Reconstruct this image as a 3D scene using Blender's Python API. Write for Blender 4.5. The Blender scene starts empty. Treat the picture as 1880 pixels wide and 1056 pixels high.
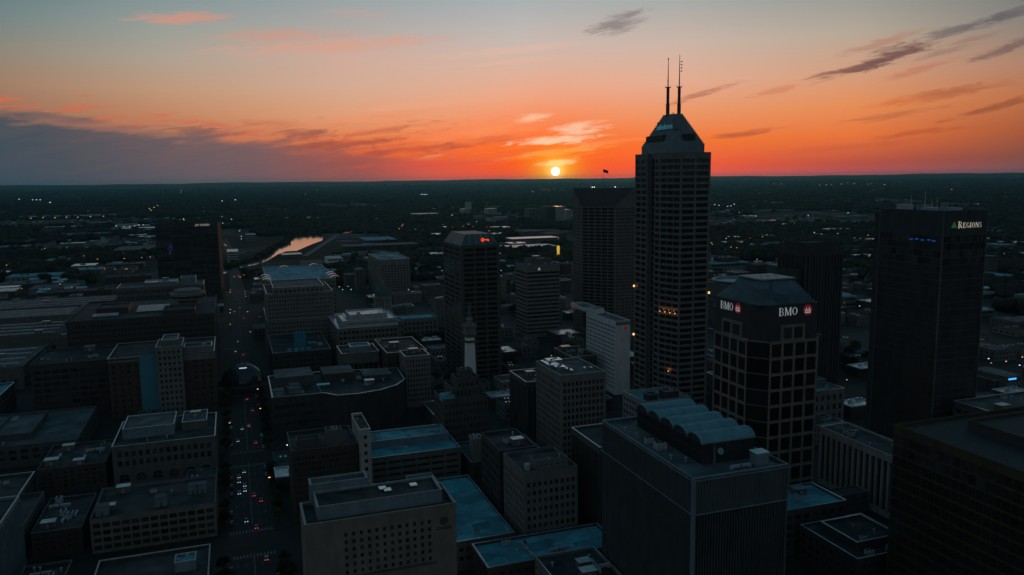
import bpy, math, random
import numpy as np
from mathutils import Matrix, Vector
sc = bpy.context.scene
C = sc.collection
R = math.radians
rnd = random.Random(7)

# ------------------------------------------------------------------ camera
# world axes: +Y runs west along the avenue (away from the camera), +X runs north (to the right), metres
CAM_H = 172.0; FPX = 1462.0; PITCH = math.atan(199/FPX); YAW = R(19.2); ROLL = math.atan(24/1880)
fw = Vector((math.sin(YAW)*math.cos(PITCH), math.cos(YAW)*math.cos(PITCH), -math.sin(PITCH)))
rt = Vector((math.cos(YAW), -math.sin(YAW), 0)); up = rt.cross(fw)
r2 = rt*math.cos(ROLL)-up*math.sin(ROLL); u2 = rt*math.sin(ROLL)+up*math.cos(ROLL)
cam = bpy.data.objects.new('camera', bpy.data.cameras.new('camera')); C.objects.link(cam)
cam.matrix_world = Matrix(((r2.x,u2.x,-fw.x,0),(r2.y,u2.y,-fw.y,0),(r2.z,u2.z,-fw.z,CAM_H),(0,0,0,1)))
cam.data.sensor_width = 36; cam.data.lens = FPX/1880*36; cam.data.clip_start = 1; cam.data.clip_end = 200000
sc.camera = cam
sc.view_settings.view_transform = 'Standard'; sc.view_settings.look = 'None'
sc.view_settings.exposure = 0; sc.view_settings.gamma = 1

SUN_AZ, SUN_EL = 22.4, 0.50      # degrees from +Y towards +X, above the horizon

# ------------------------------------------------------------------ sky
def lin(c):
    return tuple(((v/255)/12.92 if v/255 <= .04045 else ((v/255+.055)/1.055)**2.4) for v in c)
world = bpy.data.worlds.new('World'); sc.world = world; world.use_nodes = True
nt = world.node_tree; nt.nodes.clear()
class V:
    """float socket with arithmetic, for writing the sky as formulas of direction"""
    def __init__(s, sock): s.s = sock
    def _m(op, a, b=None, c=None, clamp=False):
        n = nt.nodes.new('ShaderNodeMath'); n.operation = op; n.use_clamp = clamp
        for i, v in enumerate((a, b, c)):
            if v is None: continue
            if isinstance(v, V): nt.links.new(v.s, n.inputs[i])
            else: n.inputs[i].default_value = v
        return V(n.outputs[0])
    def __add__(s, o): return V._m('ADD', s, o)
    __radd__ = __add__
    def __sub__(s, o): return V._m('SUBTRACT', s, o)
    def __rsub__(s, o): return V._m('SUBTRACT', o, s)
    def __mul__(s, o): return V._m('MULTIPLY', s, o)
    __rmul__ = __mul__
    def __truediv__(s, o): return V._m('DIVIDE', s, o)
    def f(s, op, *a, **k): return V._m(op, s, *a, **k)
    def ramp(s, a, b, lo=0., hi=1., smooth=True):
        n = nt.nodes.new('ShaderNodeMapRange'); n.interpolation_type = 'SMOOTHSTEP' if smooth else 'LINEAR'
        nt.links.new(s.s, n.inputs[0])
        for i, v in zip((1, 2, 3, 4), (a, b, lo, hi)): n.inputs[i].default_value = v
        return V(n.outputs[0])
def mixc(f, a, b, mode='MIX'):
    n = nt.nodes.new('ShaderNodeMix'); n.data_type = 'RGBA'; n.blend_type = mode; n.clamp_factor = True
    if isinstance(f, V): nt.links.new(f.s, n.inputs[0])
    else: n.inputs[0].default_value = f
    for i, v in ((6, a), (7, b)):
        if isinstance(v, tuple): n.inputs[i].default_value = (*v[:3], 1)
        else: nt.links.new(v, n.inputs[i])
    return n.outputs[2]
tc = nt.nodes.new('ShaderNodeTexCoord'); sp = nt.nodes.new('ShaderNodeSeparateXYZ')
nt.links.new(tc.outputs['Generated'], sp.inputs[0])
dx, dy, dz = (V(sp.outputs[i]) for i in range(3))
AZ = dx.f('ARCTAN2', dy)*57.29578           # 0 = due west along the avenue
EL = dz.f('ARCSINE')*57.29578
def noise(x, y, scale=1., detail=4., rough=.55, dist=0., z=0.):
    cb = nt.nodes.new('ShaderNodeCombineXYZ'); nt.links.new(x.s, cb.inputs[0]); nt.links.new(y.s, cb.inputs[1]); cb.inputs[2].default_value = z
    n = nt.nodes.new('ShaderNodeTexNoise'); nt.links.new(cb.outputs[0], n.inputs['Vector'])
    n.inputs['Scale'].default_value = scale; n.inputs['Detail'].default_value = detail
    n.inputs['Roughness'].default_value = rough; n.inputs['Distortion'].default_value = dist
    return V(n.outputs[0])
# colour by elevation at seven bearings (measured degrees above the horizon)
COLS = [
 (-13.3, [(0,(88,84,98)),(2,(105,88,88)),(4.5,(148,110,88)),(6,(158,124,100)),(8,(138,132,120)),(10,(108,128,130)),(12.7,(84,112,124))]),
 (-3.7,  [(0,(110,95,105)),(2,(160,100,82)),(4.5,(192,134,100)),(6,(190,150,122)),(8,(172,160,145)),(10,(150,157,151)),(12.7,(112,140,150))]),
 (7.7,   [(0,(214,84,82)),(1,(200,80,62)),(2.5,(228,112,60)),(4.5,(222,156,118)),(6.5,(210,170,148)),(8.5,(205,170,156)),(10,(176,168,163)),(12.7,(142,160,166))]),
 (20.,   [(0,(255,72,50)),(1,(255,84,22)),(2.5,(255,114,46)),(4.2,(245,150,106)),(5.7,(233,171,140)),(7.5,(216,181,162)),(9.5,(194,186,180)),(12.7,(156,174,180))]),
 (30.7,  [(0,(248,88,74)),(.8,(250,86,52)),(2.5,(240,116,50)),(4.5,(232,150,106)),(6.5,(225,172,147)),(9,(200,180,167)),(12.7,(148,165,168))]),
 (42.2,  [(0,(196,84,92)),(.8,(190,80,64)),(2.5,(232,114,58)),(4.5,(228,141,88)),(6.5,(210,156,125)),(9,(180,166,150)),(12.7,(122,142,147))]),
 (51.7,  [(0,(132,86,92)),(1,(132,76,66)),(2.5,(168,88,58)),(4.5,(190,112,74)),(6.5,(172,130,108)),(9,(130,127,120)),(12.7,(84,108,116))]),
]
base = None; prev = None
for az, stops in COLS:
    n = nt.nodes.new('ShaderNodeValToRGB'); cr = n.color_ramp; cr.interpolation = 'B_SPLINE' if False else 'EASE'
    cr.interpolation = 'LINEAR'
    while len(cr.elements) < len(stops): cr.elements.new(.5)
    for e, (el, c) in zip(cr.elements, stops): e.position = 0
    for i, (el, c) in enumerate(stops):
        cr.elements[i].position = max(0.0, min(1.0, el/13.0))
        cr.elements[i].color = (*lin(c), 1)
    nt.links.new((EL/13.0).s, n.inputs[0])
    base = n.outputs[0] if base is None else mixc(AZ.ramp(prev, az, smooth=False), base, n.outputs[0])
    prev = az
# air above and behind: darker teal zenith, dim grey-blue towards the east
ZEN = (0.010, 0.076, 0.122); EASTC = (0.100, 0.126, 0.148)
sky = mixc(EL.ramp(11, 38), base, ZEN)
away = (AZ-19.2).f('ABSOLUTE')
sky = mixc(away.ramp(45, 110)*EL.ramp(15, 80, 1., 0.), sky, EASTC)
# physical sky underneath everything, weak at this hour
st = nt.nodes.new('ShaderNodeTexSky'); st.sky_type = 'NISHITA'; st.sun_disc = False
st.sun_elevation = R(SUN_EL); st.sun_rotation = R(SUN_AZ)
skn = nt.nodes.new('ShaderNodeMix'); skn.data_type = 'RGBA'; skn.blend_type = 'ADD'; skn.inputs[0].default_value = 0.005
nt.links.new(sky, skn.inputs[6]); nt.links.new(st.outputs[0], skn.inputs[7]); sky = skn.outputs[2]
# glow round the sun
da = (AZ-SUN_AZ); de = (EL-SUN_EL)
r = (da*da+de*de).f('SQRT')
sky = mixc((r.f('MULTIPLY', -1/2.8)).f('EXPONENT')*.97, sky, lin((255,92,0)))
sky = mixc(((da*da*.8+de*de*1.1)/-2.0).f('EXPONENT')*1.0, sky, lin((255,168,0)))
# clouds --------------------------------------------------------
wob = noise(AZ*.22, EL*.9, 1., 3., z=3.)-.5
fine = noise(AZ*.30+EL*-.4, (EL-AZ*.10)*2.6, 1., 6., .62, .35, z=1.)
fine2 = noise(AZ*.55+EL*.5, (EL-AZ*.15)*3.4, 1., 8., .68, .6, z=9.)
# the long grey bank low in the south-west, its ragged top sinking towards the sun
edge = AZ.ramp(-13, 17, 4.55, 1.3, smooth=False)+wob*2.2+(fine-.5)*2.4+(fine2-.5)*.9
bank = (edge-EL).ramp(-.35, .75)*AZ.ramp(7, 21, 1., 0.)
bankc = mixc(AZ.ramp(-14, 1, smooth=True), lin((60,78,90)), lin((104,92,98)))
bankc = mixc(AZ.ramp(0, 9), bankc, lin((152,86,80)))
bankc = mixc(AZ.ramp(8, 16), bankc, lin((225,92,72)))
sky = mixc(bank*(fine.ramp(.25,.75,.97,.80)), sky, bankc)
# red-orange underlit rim over the bank
rim = ((EL-edge-.35)/.42); rim = ((rim*rim)*-1).f('EXPONENT')*fine.ramp(.42, .62)*AZ.ramp(12, 19, 1., 0.)
sky = mixc(rim*.75, sky, lin((214,104,76)))
streak = fine2.ramp(.52, .70)*EL.ramp(1.2, 2.2)*EL.ramp(3.6, 5.2, 1., 0.)*AZ.ramp(-2, 6)*AZ.ramp(15, 22, 1., 0.)
sky = mixc(streak*.5, sky, lin((150,80,70)))
streak2 = fine.ramp(.54, .72)*EL.ramp(.8, 2.0)*EL.ramp(3.2, 4.6, 1., 0.)*AZ.ramp(9, 15)*AZ.ramp(24, 30, 1., 0.)
sky = mixc(streak2*.55, sky, lin((255,170,110)))
def azel(px, py):
    d = fw+(px-940)/FPX*r2+(528-py)/FPX*u2; d.normalize()
    return math.degrees(math.atan2(d.x, d.y)), math.degrees(math.asin(d.z))
def wisp(px, py, rx, ry, slope, col, op, n=None, lo=.40, hi=.60):
    if px > 1250: op *= .88; ry *= .8
    a0, e0 = azel(px, py); k = .0392; a = R(slope)
    x = (AZ-a0); y = (EL-e0)
    u = (x*math.cos(a)+y*math.sin(a))/(rx*k); v = (y*math.cos(a)-x*math.sin(a)+(wob*.35))/(ry*k)
    m = ((u*u+v*v)*-.9).f('EXPONENT')
    t = (fine2 if n is None else n)
    g = (m*1.2+(t-.5)*2.6).ramp(.34, 1.2)*m.ramp(.06, .40)
    global sky
    sky = mixc(g*op, sky, lin(col))
for w in [
 (1135,42,52,18,14,(140,128,128),.85), (1600,118,88,11,15,(104,74,74),1.0), (1650,96,52,16,12,(120,86,82),1.0), (1530,134,60,6,10,(140,96,84),.9), (1615,80,66,10,14,(176,120,100),.65), (1690,128,60,8,13,(190,112,84),.6),
 (1760,52,75,9,10,(108,98,98),.8), (1845,30,70,12,14,(100,94,98),.8), (1850,88,70,10,16,(112,92,90),.85), (1780,72,60,6,12,(150,116,106),.6), (1735,95,60,8,14,(140,112,104),.6),
 (1292,172,64,8,15,(176,112,92),.8), (1367,245,75,7,7,(178,88,56),.85), (1740,172,90,12,7,(170,96,62),.8),
 (1650,188,60,10,5,(225,122,70),.6), (1640,212,80,8,8,(176,100,66),.6), (1830,196,80,8,13,(140,78,54),.75),
 (1690,243,85,7,5,(176,84,54),.6), (1420,168,45,9,10,(205,125,92),.6), (1560,270,120,9,4,(190,86,58),.35),
 (330,33,85,11,3,(212,148,128),.75), (470,62,80,9,5,(205,150,130),.4), (620,84,210,14,4,(222,160,136),.6), (540,66,130,10,4,(214,150,128),.4),
 (660,25,60,9,0,(190,165,155),.5), (940,93,150,8,5,(226,186,166),.55), (960,112,90,6,4,(228,184,160),.5),
 (800,190,160,8,5,(240,168,134),.5),
 (700,215,110,9,6,(240,150,108),.6), (640,262,120,8,4,(168,82,66),.7), (760,275,130,7,5,(190,78,60),.6), (700,240,90,7,6,(200,105,72),.6), (840,246,90,8,7,(255,135,88),.7), (800,300,150,7,2,(225,80,70),.5), (930,285,100,6,6,(240,110,60),.6),
 (180,232,120,9,-6,(170,112,92),.6), (90,215,70,8,-8,(120,100,95),.6), (1100,262,80,6,3,(255,150,90),.6), (1000,262,60,5,2,(255,225,190),.8),
 (980,216,34,9,8,(255,190,150),.9), (1062,236,52,13,6,(255,200,165),.85), (1020,256,90,8,4,(255,205,165),.9),
 (1030,278,110,7,7,(255,170,80),.65), (900,240,90,12,5,(255,150,95),.5), (1022,299,40,6,5,(255,225,165),1.0), (870,262,120,9,6,(205,95,70),.5),
 (560,245,60,9,0,(150,88,76),.7), (500,228,60,8,-3,(200,112,80),.5), (380,240,70,9,-4,(140,90,82),.6)]:
    wisp(*w)
# the sun's own disc
disc = r.ramp(.19, .33, 1., 0.)
halo = ((r*r)/-.30).f('EXPONENT')
sky = mixc((r.f('MULTIPLY', -1/.75)).f('EXPONENT')*.75, sky, (1.5, .55, .03))
sky = mixc(halo*.85, sky, (1.8, 1.0, .25))
sky = mixc(disc, sky, (9., 7.5, 5.5))
sky = mixc(EL.ramp(-.6, -.1, 1., 0.), sky, (0.02, 0.024, 0.025))      # nothing shines from under the ground
bg = nt.nodes.new('ShaderNodeBackground'); nt.links.new(sky, bg.inputs[0]); bg.inputs[1].default_value = 1.0
out = nt.nodes.new('ShaderNodeOutputWorld'); nt.links.new(bg.outputs[0], out.inputs[0])

sl = bpy.data.lights.new('sun', 'SUN'); sl.energy = 0.3; sl.angle = R(.6); sl.color = (1., .42, .16)
so = bpy.data.objects.new('sun', sl); C.objects.link(so)
sd = Vector((math.sin(R(SUN_AZ))*math.cos(R(SUN_EL)), math.cos(R(SUN_AZ))*math.cos(R(SUN_EL)), math.sin(R(SUN_EL))))
so.rotation_euler = sd.to_track_quat('Z', 'Y').to_euler(); so.location = (0, 0, 400)

# ------------------------------------------------------------------ materials
MATS = {}
def mat(name, col, rough=.8, var=.25, scale=.25, spec=.3, metal=0., emit=None, es=0., fine_=True, rand=0., bump=0.):
    if name in MATS: return MATS[name]
    m = bpy.data.materials.new(name); m.use_nodes = True; MATS[name] = m
    t = m.node_tree; b = t.nodes['Principled BSDF']
    b.inputs['Roughness'].default_value = rough; b.inputs['Specular IOR Level'].default_value = spec; b.inputs['Metallic'].default_value = metal
    if emit:
        b.inputs['Emission Color'].default_value = (*emit, 1); b.inputs['Emission Strength'].default_value = es
        m.cycles.emission_sampling = 'NONE'
        b.inputs['Base Color'].default_value = (*col, 1)
        return m
    g = t.nodes.new('ShaderNodeNewGeometry'); n = t.nodes.new('ShaderNodeTexNoise'); n.inputs['Scale'].default_value = scale; n.inputs['Detail'].default_value = 5; n.inputs['Roughness'].default_value = .65
    mp = t.nodes.new('ShaderNodeMapping'); mp.inputs['Scale'].default_value = (1, 1, .45)
    t.links.new(g.outputs['Position'], mp.inputs[0]); t.links.new(mp.outputs[0], n.inputs['Vector'])
    r_ = t.nodes.new('ShaderNodeMapRange'); r_.inputs[1].default_value = .3; r_.inputs[2].default_value = .7
    r_.inputs[3].default_value = 1-var; r_.inputs[4].default_value = 1+var; t.links.new(n.outputs[0], r_.inputs[0])
    val = r_.outputs[0]
    if 'roof' in name:
        vo = t.nodes.new('ShaderNodeTexVoronoi'); vo.distance = 'CHEBYCHEV'; vo.inputs['Scale'].default_value = .11; t.links.new(g.outputs['Position'], vo.inputs['Vector'])
        sx = t.nodes.new('ShaderNodeSeparateColor'); t.links.new(vo.outputs['Color'], sx.inputs[0]); r4 = t.nodes.new('ShaderNodeMapRange'); r4.inputs[3].default_value = .62; r4.inputs[4].default_value = 1.3
        t.links.new(sx.outputs[0], r4.inputs[0]); m4 = t.nodes.new('ShaderNodeMath'); m4.operation = 'MULTIPLY'; t.links.new(val, m4.inputs[0]); t.links.new(r4.outputs[0], m4.inputs[1]); val = m4.outputs[0]
    if rand:
        oi = t.nodes.new('ShaderNodeObjectInfo'); r3 = t.nodes.new('ShaderNodeMapRange'); r3.inputs[3].default_value = 1-rand; r3.inputs[4].default_value = 1+rand
        t.links.new(oi.outputs['Random'], r3.inputs[0]); mu = t.nodes.new('ShaderNodeMath'); mu.operation = 'MULTIPLY'
        t.links.new(val, mu.inputs[0]); t.links.new(r3.outputs[0], mu.inputs[1]); val = mu.outputs[0]
    vm = t.nodes.new('ShaderNodeVectorMath'); vm.operation = 'SCALE'; vm.inputs[0].default_value = col; t.links.new(val, vm.inputs['Scale'])
    t.links.new(vm.outputs[0], b.inputs['Base Color'])
    if bump:
        bp = t.nodes.new('ShaderNodeBump'); bp.inputs['Strength'].default_value = bump; bp.inputs['Distance'].default_value = 1
        t.links.new(n.outputs[0], bp.inputs['Height']); t.links.new(bp.outputs[0], b.inputs['Normal'])
    return m
def emis(name, col, s): return mat(name, (.05,.05,.05), emit=col, es=s)
M = dict(
 ribbed=mat('ribbed_metal', (.10,.125,.125), rough=.6), limestone=mat('limestone', (.185,.172,.155)), pale=mat('pale_stone', (.40,.38,.35)), white=mat('white_paint', (.72,.73,.73), var=.12),
 concrete=mat('concrete', (.135,.133,.122)), darkc=mat('dark_concrete', (.085,.085,.078)), brick=mat('dark_brick', (.085,.055,.044), scale=.5), brown=mat('brown_brick', (.070,.056,.050), scale=.5),
 black=mat('black_granite', (.05,.05,.05), rough=.7), curtain=mat('dark_curtain_wall', (.06,.07,.07), rough=.8, spec=.04),
 tan=mat('tan_panel', (.21,.18,.15)), bluegrey=mat('blue_grey_metal', (.16,.225,.25), rough=.6), teal=mat('teal_metal', (.12,.27,.31), rough=.5),
 gold=mat('bronze_glass', (.075,.062,.035), rough=.7, spec=.1), granite=mat('red_granite', (.088,.08,.072)), tower=mat('tower_granite', (.16,.155,.145)), slab=mat('brown_tower_granite', (.155,.135,.12)), grey=mat('grey_granite', (.125,.122,.113)),
 roof=mat('roof_tar', (.045,.045,.045), var=.6, scale=.12), roof2=mat('roof_grey_membrane', (.10,.11,.115), var=.3, scale=.12), roofw=mat('roof_pale_membrane', (.5,.55,.57), var=.3, scale=.15, rough=.35, metal=.5),
 rooft=mat('roof_blue_membrane', (.10,.31,.37), var=.3, scale=.15), coping=mat('coping', (.46,.50,.52), var=.3, rough=.35, metal=.6), sheen=mat('sheen_metal', (.62,.70,.74), rough=.3, metal=1., var=.25), copd=mat('dark_coping', (.10,.11,.11)),
 glass=mat('window_glass', (.045,.042,.040), rough=.15, spec=.5, var=.45, scale=.2, rand=.55), glassd=mat('dark_window_glass', (.016,.016,.017), rough=.15, spec=.5, var=.45, scale=.2, rand=.6), glass2=mat('blue_window_glass', (.03,.045,.05), rough=.12, spec=.5, rand=.6),
 metal=mat('galvanised_metal', (.36,.38,.39), rough=.5), dmetal=mat('dark_steel', (.05,.05,.052), rough=.5), asphalt=mat('asphalt', (.034,.026,.022), var=.3, scale=.08),
 pave=mat('paving', (.034,.027,.023), var=.3, scale=.1), line=mat('road_paint', (.22,.22,.21), var=.6, scale=.6), bark=mat('bark', (.04,.03,.022)), leaf=mat('foliage', (.035,.048,.025), var=.5, scale=.4, rand=.3),
 leaf2=mat('dry_foliage', (.06,.045,.022), var=.5, scale=.4, rand=.3), bronze=mat('bronze', (.06,.07,.055), rough=.5), copper=mat('green_copper', (.05,.11,.10)),
 lit=emis('lit_window', (1.,.72,.38), .55), warm=emis('warm_lamp', (1.,.50,.18), 2.2), cool=emis('cool_lamp', (.85,.93,1.), 2.2), amber=emis('amber_lamp', (1.,.36,.10), 1.6),
 red=emis('red_lamp', (1.,.06,.03), 2.2), head=emis('headlamp', (.85,.93,1.), 1.5), blue=emis('blue_lamp', (.04,.22,1.), .16), sign=emis('sign_white', (.62,.72,.78), .32), signr=emis('sign_red', (.6,.01,.02), .16),
 signo=emis('sign_orange', (1.,.07,.02), 1.1), signt=emis('sign_blue', (.12,.55,.75), .16), signg=emis('sign_green', (.06,.25,.06), .22), signc=emis('sign_cream', (.72,.66,.50), .55), yellow=emis('yellow_flood_glow', (1.,.62,.08), .6),
)

# ------------------------------------------------------------------ mesh helpers
class MB:
    def __init__(s): s.v = []; s.f = []; s.m = []; s.mi = 0
    def quad(s, *p):
        n = len(s.v); s.v += [tuple(q) for q in p]; s.f.append(tuple(range(n, n+len(p)))); s.m.append(s.mi)
    def box(s, x0, y0, z0, x1, y1, z1):
        n = len(s.v); s.v += [(x0,y0,z0),(x1,y0,z0),(x1,y1,z0),(x0,y1,z0),(x0,y0,z1),(x1,y0,z1),(x1,y1,z1),(x0,y1,z1)]
        for q in ((0,3,2,1),(4,5,6,7),(0,1,5,4),(1,2,6,5),(2,3,7,6),(3,0,4,7)): s.f.append(tuple(n+i for i in q)); s.m.append(s.mi)
    def bar(s, a, b, r, n=6, r2=None):
        a = Vector(a); b = Vector(b); d = (b-a).normalized(); u = d.orthogonal().normalized(); w = d.cross(u); r2 = r if r2 is None else r2
        k = len(s.v)
        for P, q in ((a, r), (b, r2)):
            for i in range(n):
                t = 2*math.pi*i/n; s.v.append(tuple(P+(u*math.cos(t)+w*math.sin(t))*q))
        for i in range(n): s.f.append((k+i, k+(i+1)%n, k+n+(i+1)%n, k+n+i)); s.m.append(s.mi)
        s.f.append(tuple(k+i for i in range(n))[::-1]); s.m.append(s.mi); s.f.append(tuple(k+n+i for i in range(n))); s.m.append(s.mi)
    def lathe(s, prof, cx=0, cy=0, n=16, rot=0):
        k = len(s.v)
        for r, z in prof:
            for i in range(n):
                t = 2*math.pi*i/n+rot; s.v.append((cx+r*math.cos(t), cy+r*math.sin(t), z))
        for j in range(len(prof)-1):
            for i in range(n): s.f.append((k+j*n+i, k+j*n+(i+1)%n, k+(j+1)*n+(i+1)%n, k+(j+1)*n+i)); s.m.append(s.mi)
        s.f.append(tuple(k+(len(prof)-1)*n+i for i in range(n))); s.m.append(s.mi)
    def prism(s, poly, z0, z1):
        n = len(poly); k = len(s.v); s.v += [(x,y,z0) for x,y in poly]+[(x,y,z1) for x,y in poly]
        for i in range(n): s.f.append((k+i, k+(i+1)%n, k+n+(i+1)%n, k+n+i)); s.m.append(s.mi)
        s.f.append(tuple(range(k+n, k+2*n))); s.m.append(s.mi)
    def mesh(s, name, mats):
        me = bpy.data.meshes.new(name); me.from_pydata(s.v, [], s.f)
        for m in (mats if isinstance(mats, (list, tuple)) else [mats]): me.materials.append(m)
        if any(s.m): me.polygons.foreach_set('material_index', s.m)
        me.update(); return me
    def build(s, name, mats, parent=None, loc=(0,0,0), rz=0.):
        o = bpy.data.objects.new(name, s.mesh(name, mats)); C.objects.link(o); o.parent = parent; o.location = loc; o.rotation_euler[2] = rz
        return o
def tag(o, label=None, cat=None, group=None, kind=None):
    if label: o['label'] = label
    if cat: o['category'] = cat
    if group: o['group'] = group
    if kind: o['kind'] = kind
    return o
def empty(name, loc, label, cat, group=None, rz=0.):
    o = bpy.data.objects.new(name, None); C.objects.link(o); o.location = loc; o.rotation_euler[2] = rz; o.empty_display_size = .5
    return tag(o, label, cat, group)
def inst(name, me, parent, loc, rz=0., m=None):
    o = bpy.data.objects.new(name, me); C.objects.link(o); o.parent = parent; o.location = loc; o.rotation_euler[2] = rz
    if m: o.material_slots[0].link = 'OBJECT'; o.material_slots[0].material = m
    return o
def dup(o, parent=None):
    c = o.copy(); C.objects.link(c); c.parent = parent
    for ch in [q for q in bpy.data.objects if q.parent == o] if parent is None else list(o.children): dup(ch, c)
    return c

def facade(mb, p0, p1, z0, z1, sp, wins, org):
    """wall between p0 and p1 (outside on the right hand), with real openings; wins collects panes (centre, angle, w, h)"""
    p0 = Vector((p0[0]-org[0], p0[1]-org[1])); p1 = Vector((p1[0]-org[0], p1[1]-org[1])); L = (p1-p0).length; t = (p1-p0)/L; n = Vector((t.y, -t.x))
    def P(a, z, d=0.): q = p0+t*a-n*d; return (q.x, q.y, z)
    if not sp: mb.quad(P(0,z0), P(L,z0), P(L,z1), P(0,z1)); return
    c, r = sp['c'], sp['r']; wf, hf = sp.get('w', .6), sp.get('h', .6); d = sp.get('d', .35)
    ml, mr, b, tp = sp.get('m', (.6, .6, 4, 2)); sill = sp.get('sill', .5)
    if z0+b >= z1-tp: mb.quad(P(0,z0), P(L,z0), P(L,z1), P(0,z1)); return
    cw = (L-ml-mr)/c; ch = (z1-z0-b-tp)/r; ww, wh = cw*wf, ch*hf
    zs = [z0+b+i*ch+(ch-wh)*sill for i in range(r)]
    skip = sp.get('skip')
    prev = z0
    for zi in zs:
        mb.quad(P(0,prev), P(L,prev), P(L,zi), P(0,zi)); xa = 0.
        for j in range(c):
            if skip and skip(j): continue
            a = ml+j*cw+(cw-ww)/2; e = a+ww; zt = zi+wh
            mb.quad(P(xa,zi), P(a,zi), P(a,zt), P(xa,zt)); xa = e
            mb.quad(P(a,zi), P(a,zi,d), P(a,zt,d), P(a,zt)); mb.quad(P(e,zi,d), P(e,zi), P(e,zt), P(e,zt,d))
            mb.quad(P(a,zi), P(e,zi), P(e,zi,d), P(a,zi,d)); mb.quad(P(a,zt,d), P(e,zt,d), P(e,zt), P(a,zt))
            q = P((a+e)/2, zi+wh/2, d); wins.append((q, math.atan2(t.y, t.x), ww, wh))
        mb.quad(P(xa,zi), P(L,zi), P(L,zi+wh), P(xa,zi+wh)); prev = zi+wh
    mb.quad(P(0,prev), P(L,prev), P(L,z1), P(0,z1))
    if 'fin' in sp:
        fd, fwid, fn = sp['fin']; ang = None
        for j in range(fn+1):
            a = ml+(L-ml-mr)*j/fn; a0, a1 = max(0, a-fwid/2), min(L, a+fwid/2)
            za, zb = sp.get('finz', (z0+b, z1-tp))
            A, B, Cc, D = P(a0,za), P(a0,za,-fd), P(a1,za,-fd), P(a1,za)
            up_ = lambda q: (q[0], q[1], zb)
            mb.quad(B, Cc, up_(Cc), up_(B)); mb.quad(A, B, up_(B), up_(A)); mb.quad(Cc, D, up_(D), up_(Cc)); mb.quad(up_(A), up_(B), up_(Cc), up_(D))
PANES = {}
def place_windows(root, wins, glass, lit=0., maxn=100, seed=1, litm=None):
    rr = random.Random(seed)
    wins = sorted(wins, key=lambda w: -(w[0][2])*1.0-w[2]*w[3]*.05)
    for i, (q, a, w, h) in enumerate(wins[:maxn]):
        k = (round(w, 2), round(h, 2), glass.name)
        if k not in PANES:
            b = MB(); b.box(-w/2-.02, -.02, -h/2-.02, w/2+.02, .1, h/2+.02)
            if w > 2.2:                                   # mullion bars on wide panes
                pass
            PANES[k] = b.mesh('window', glass)
        inst('window', PANES[k], root, q, a, (litm or M['lit']) if rr.random() < lit else None)
    rest = wins[maxn:]
    if rest:
        b = MB()
        for q, a, w, h in rest:
            t = Vector((math.cos(a), math.sin(a), 0)); c = Vector(q); u = Vector((0,0,1)); b.mi = 1 if rr.random() < lit else 0
            b.quad(c-t*w/2-u*h/2, c+t*w/2-u*h/2, c+t*w/2+u*h/2, c-t*w/2+u*h/2)
        o = b.build('window', [glass, litm or M['lit']], root); o['kind'] = 'stuff'
UNIT = {}
def unit_mesh(kind):
    if kind in UNIT: return UNIT[kind]
    b = MB()
    if kind == 'ac':
        b.box(-1.6,-1.1,.3,1.6,1.1,2.0); b.box(-1.7,-1.2,0,1.7,1.2,.3); b.mi = 1
        for x in (-.8, .8): b.lathe([(.65,2.0),(.65,2.3),(.5,2.3),(.5,2.1)], x, 0, 10)
    elif kind == 'vent': b.lathe([(.3,0),(.3,1.2),(.55,1.25),(.55,1.5),(.1,1.7)], n=8)
    elif kind == 'duct': b.box(-4,-.5,.4,4,.5,1.3); b.box(3,-.5,0,4,.5,.4); b.box(-4,-.5,0,-3,.5,.4); b.mi = 1; b.box(-.2,-.55,.35,.2,.55,1.35)
    elif kind == 'tank': b.lathe([(1.5,0),(1.5,2.6),(1.3,2.9),(.2,3.2)], n=14)
    elif kind == 'hut':
        b.box(-3,-2.2,0,3,2.2,3.0); b.mi = 1; b.box(-3.2,-2.4,3.0,3.2,2.4,3.25); b.box(-.5,-2.25,0,.5,-2.2,2.1)
    UNIT[kind] = b.mesh('rooftop_'+kind, [M['metal'], M['dmetal']] if kind != 'hut' else [M['concrete'], M['coping']]); return UNIT[kind]
NAMES = dict(ac='air_conditioner', vent='roof_vent', duct='roof_duct', tank='roof_tank', hut='stair_hut')
def rooftop(root, x0, x1, y0, y1, z, n, seed, org, kinds=('ac','ac','vent','duct','hut','vent')):
    rr = random.Random(seed); n = int(n*1.8)+1
    if x1-x0 < 8 or y1-y0 < 8: kinds = ('vent', 'ac')
    for i in range(n):
        k = rr.choice(kinds); mx = 5 if k in ('duct','hut') else 2.5
        if x1-x0 < 2*mx+1 or y1-y0 < 2*mx+1: k = 'vent'; mx = 1
        o = inst(NAMES[k], unit_mesh(k), root, (rr.uniform(x0+mx, x1-mx)-org[0], rr.uniform(y0+mx, y1-mx)-org[1], z), rr.choice((0, math.pi/2)) if k != 'hut' else 0)
        s = rr.uniform(.8, 1.3); o.scale = (s, s, s)
FOOT = []
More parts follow.
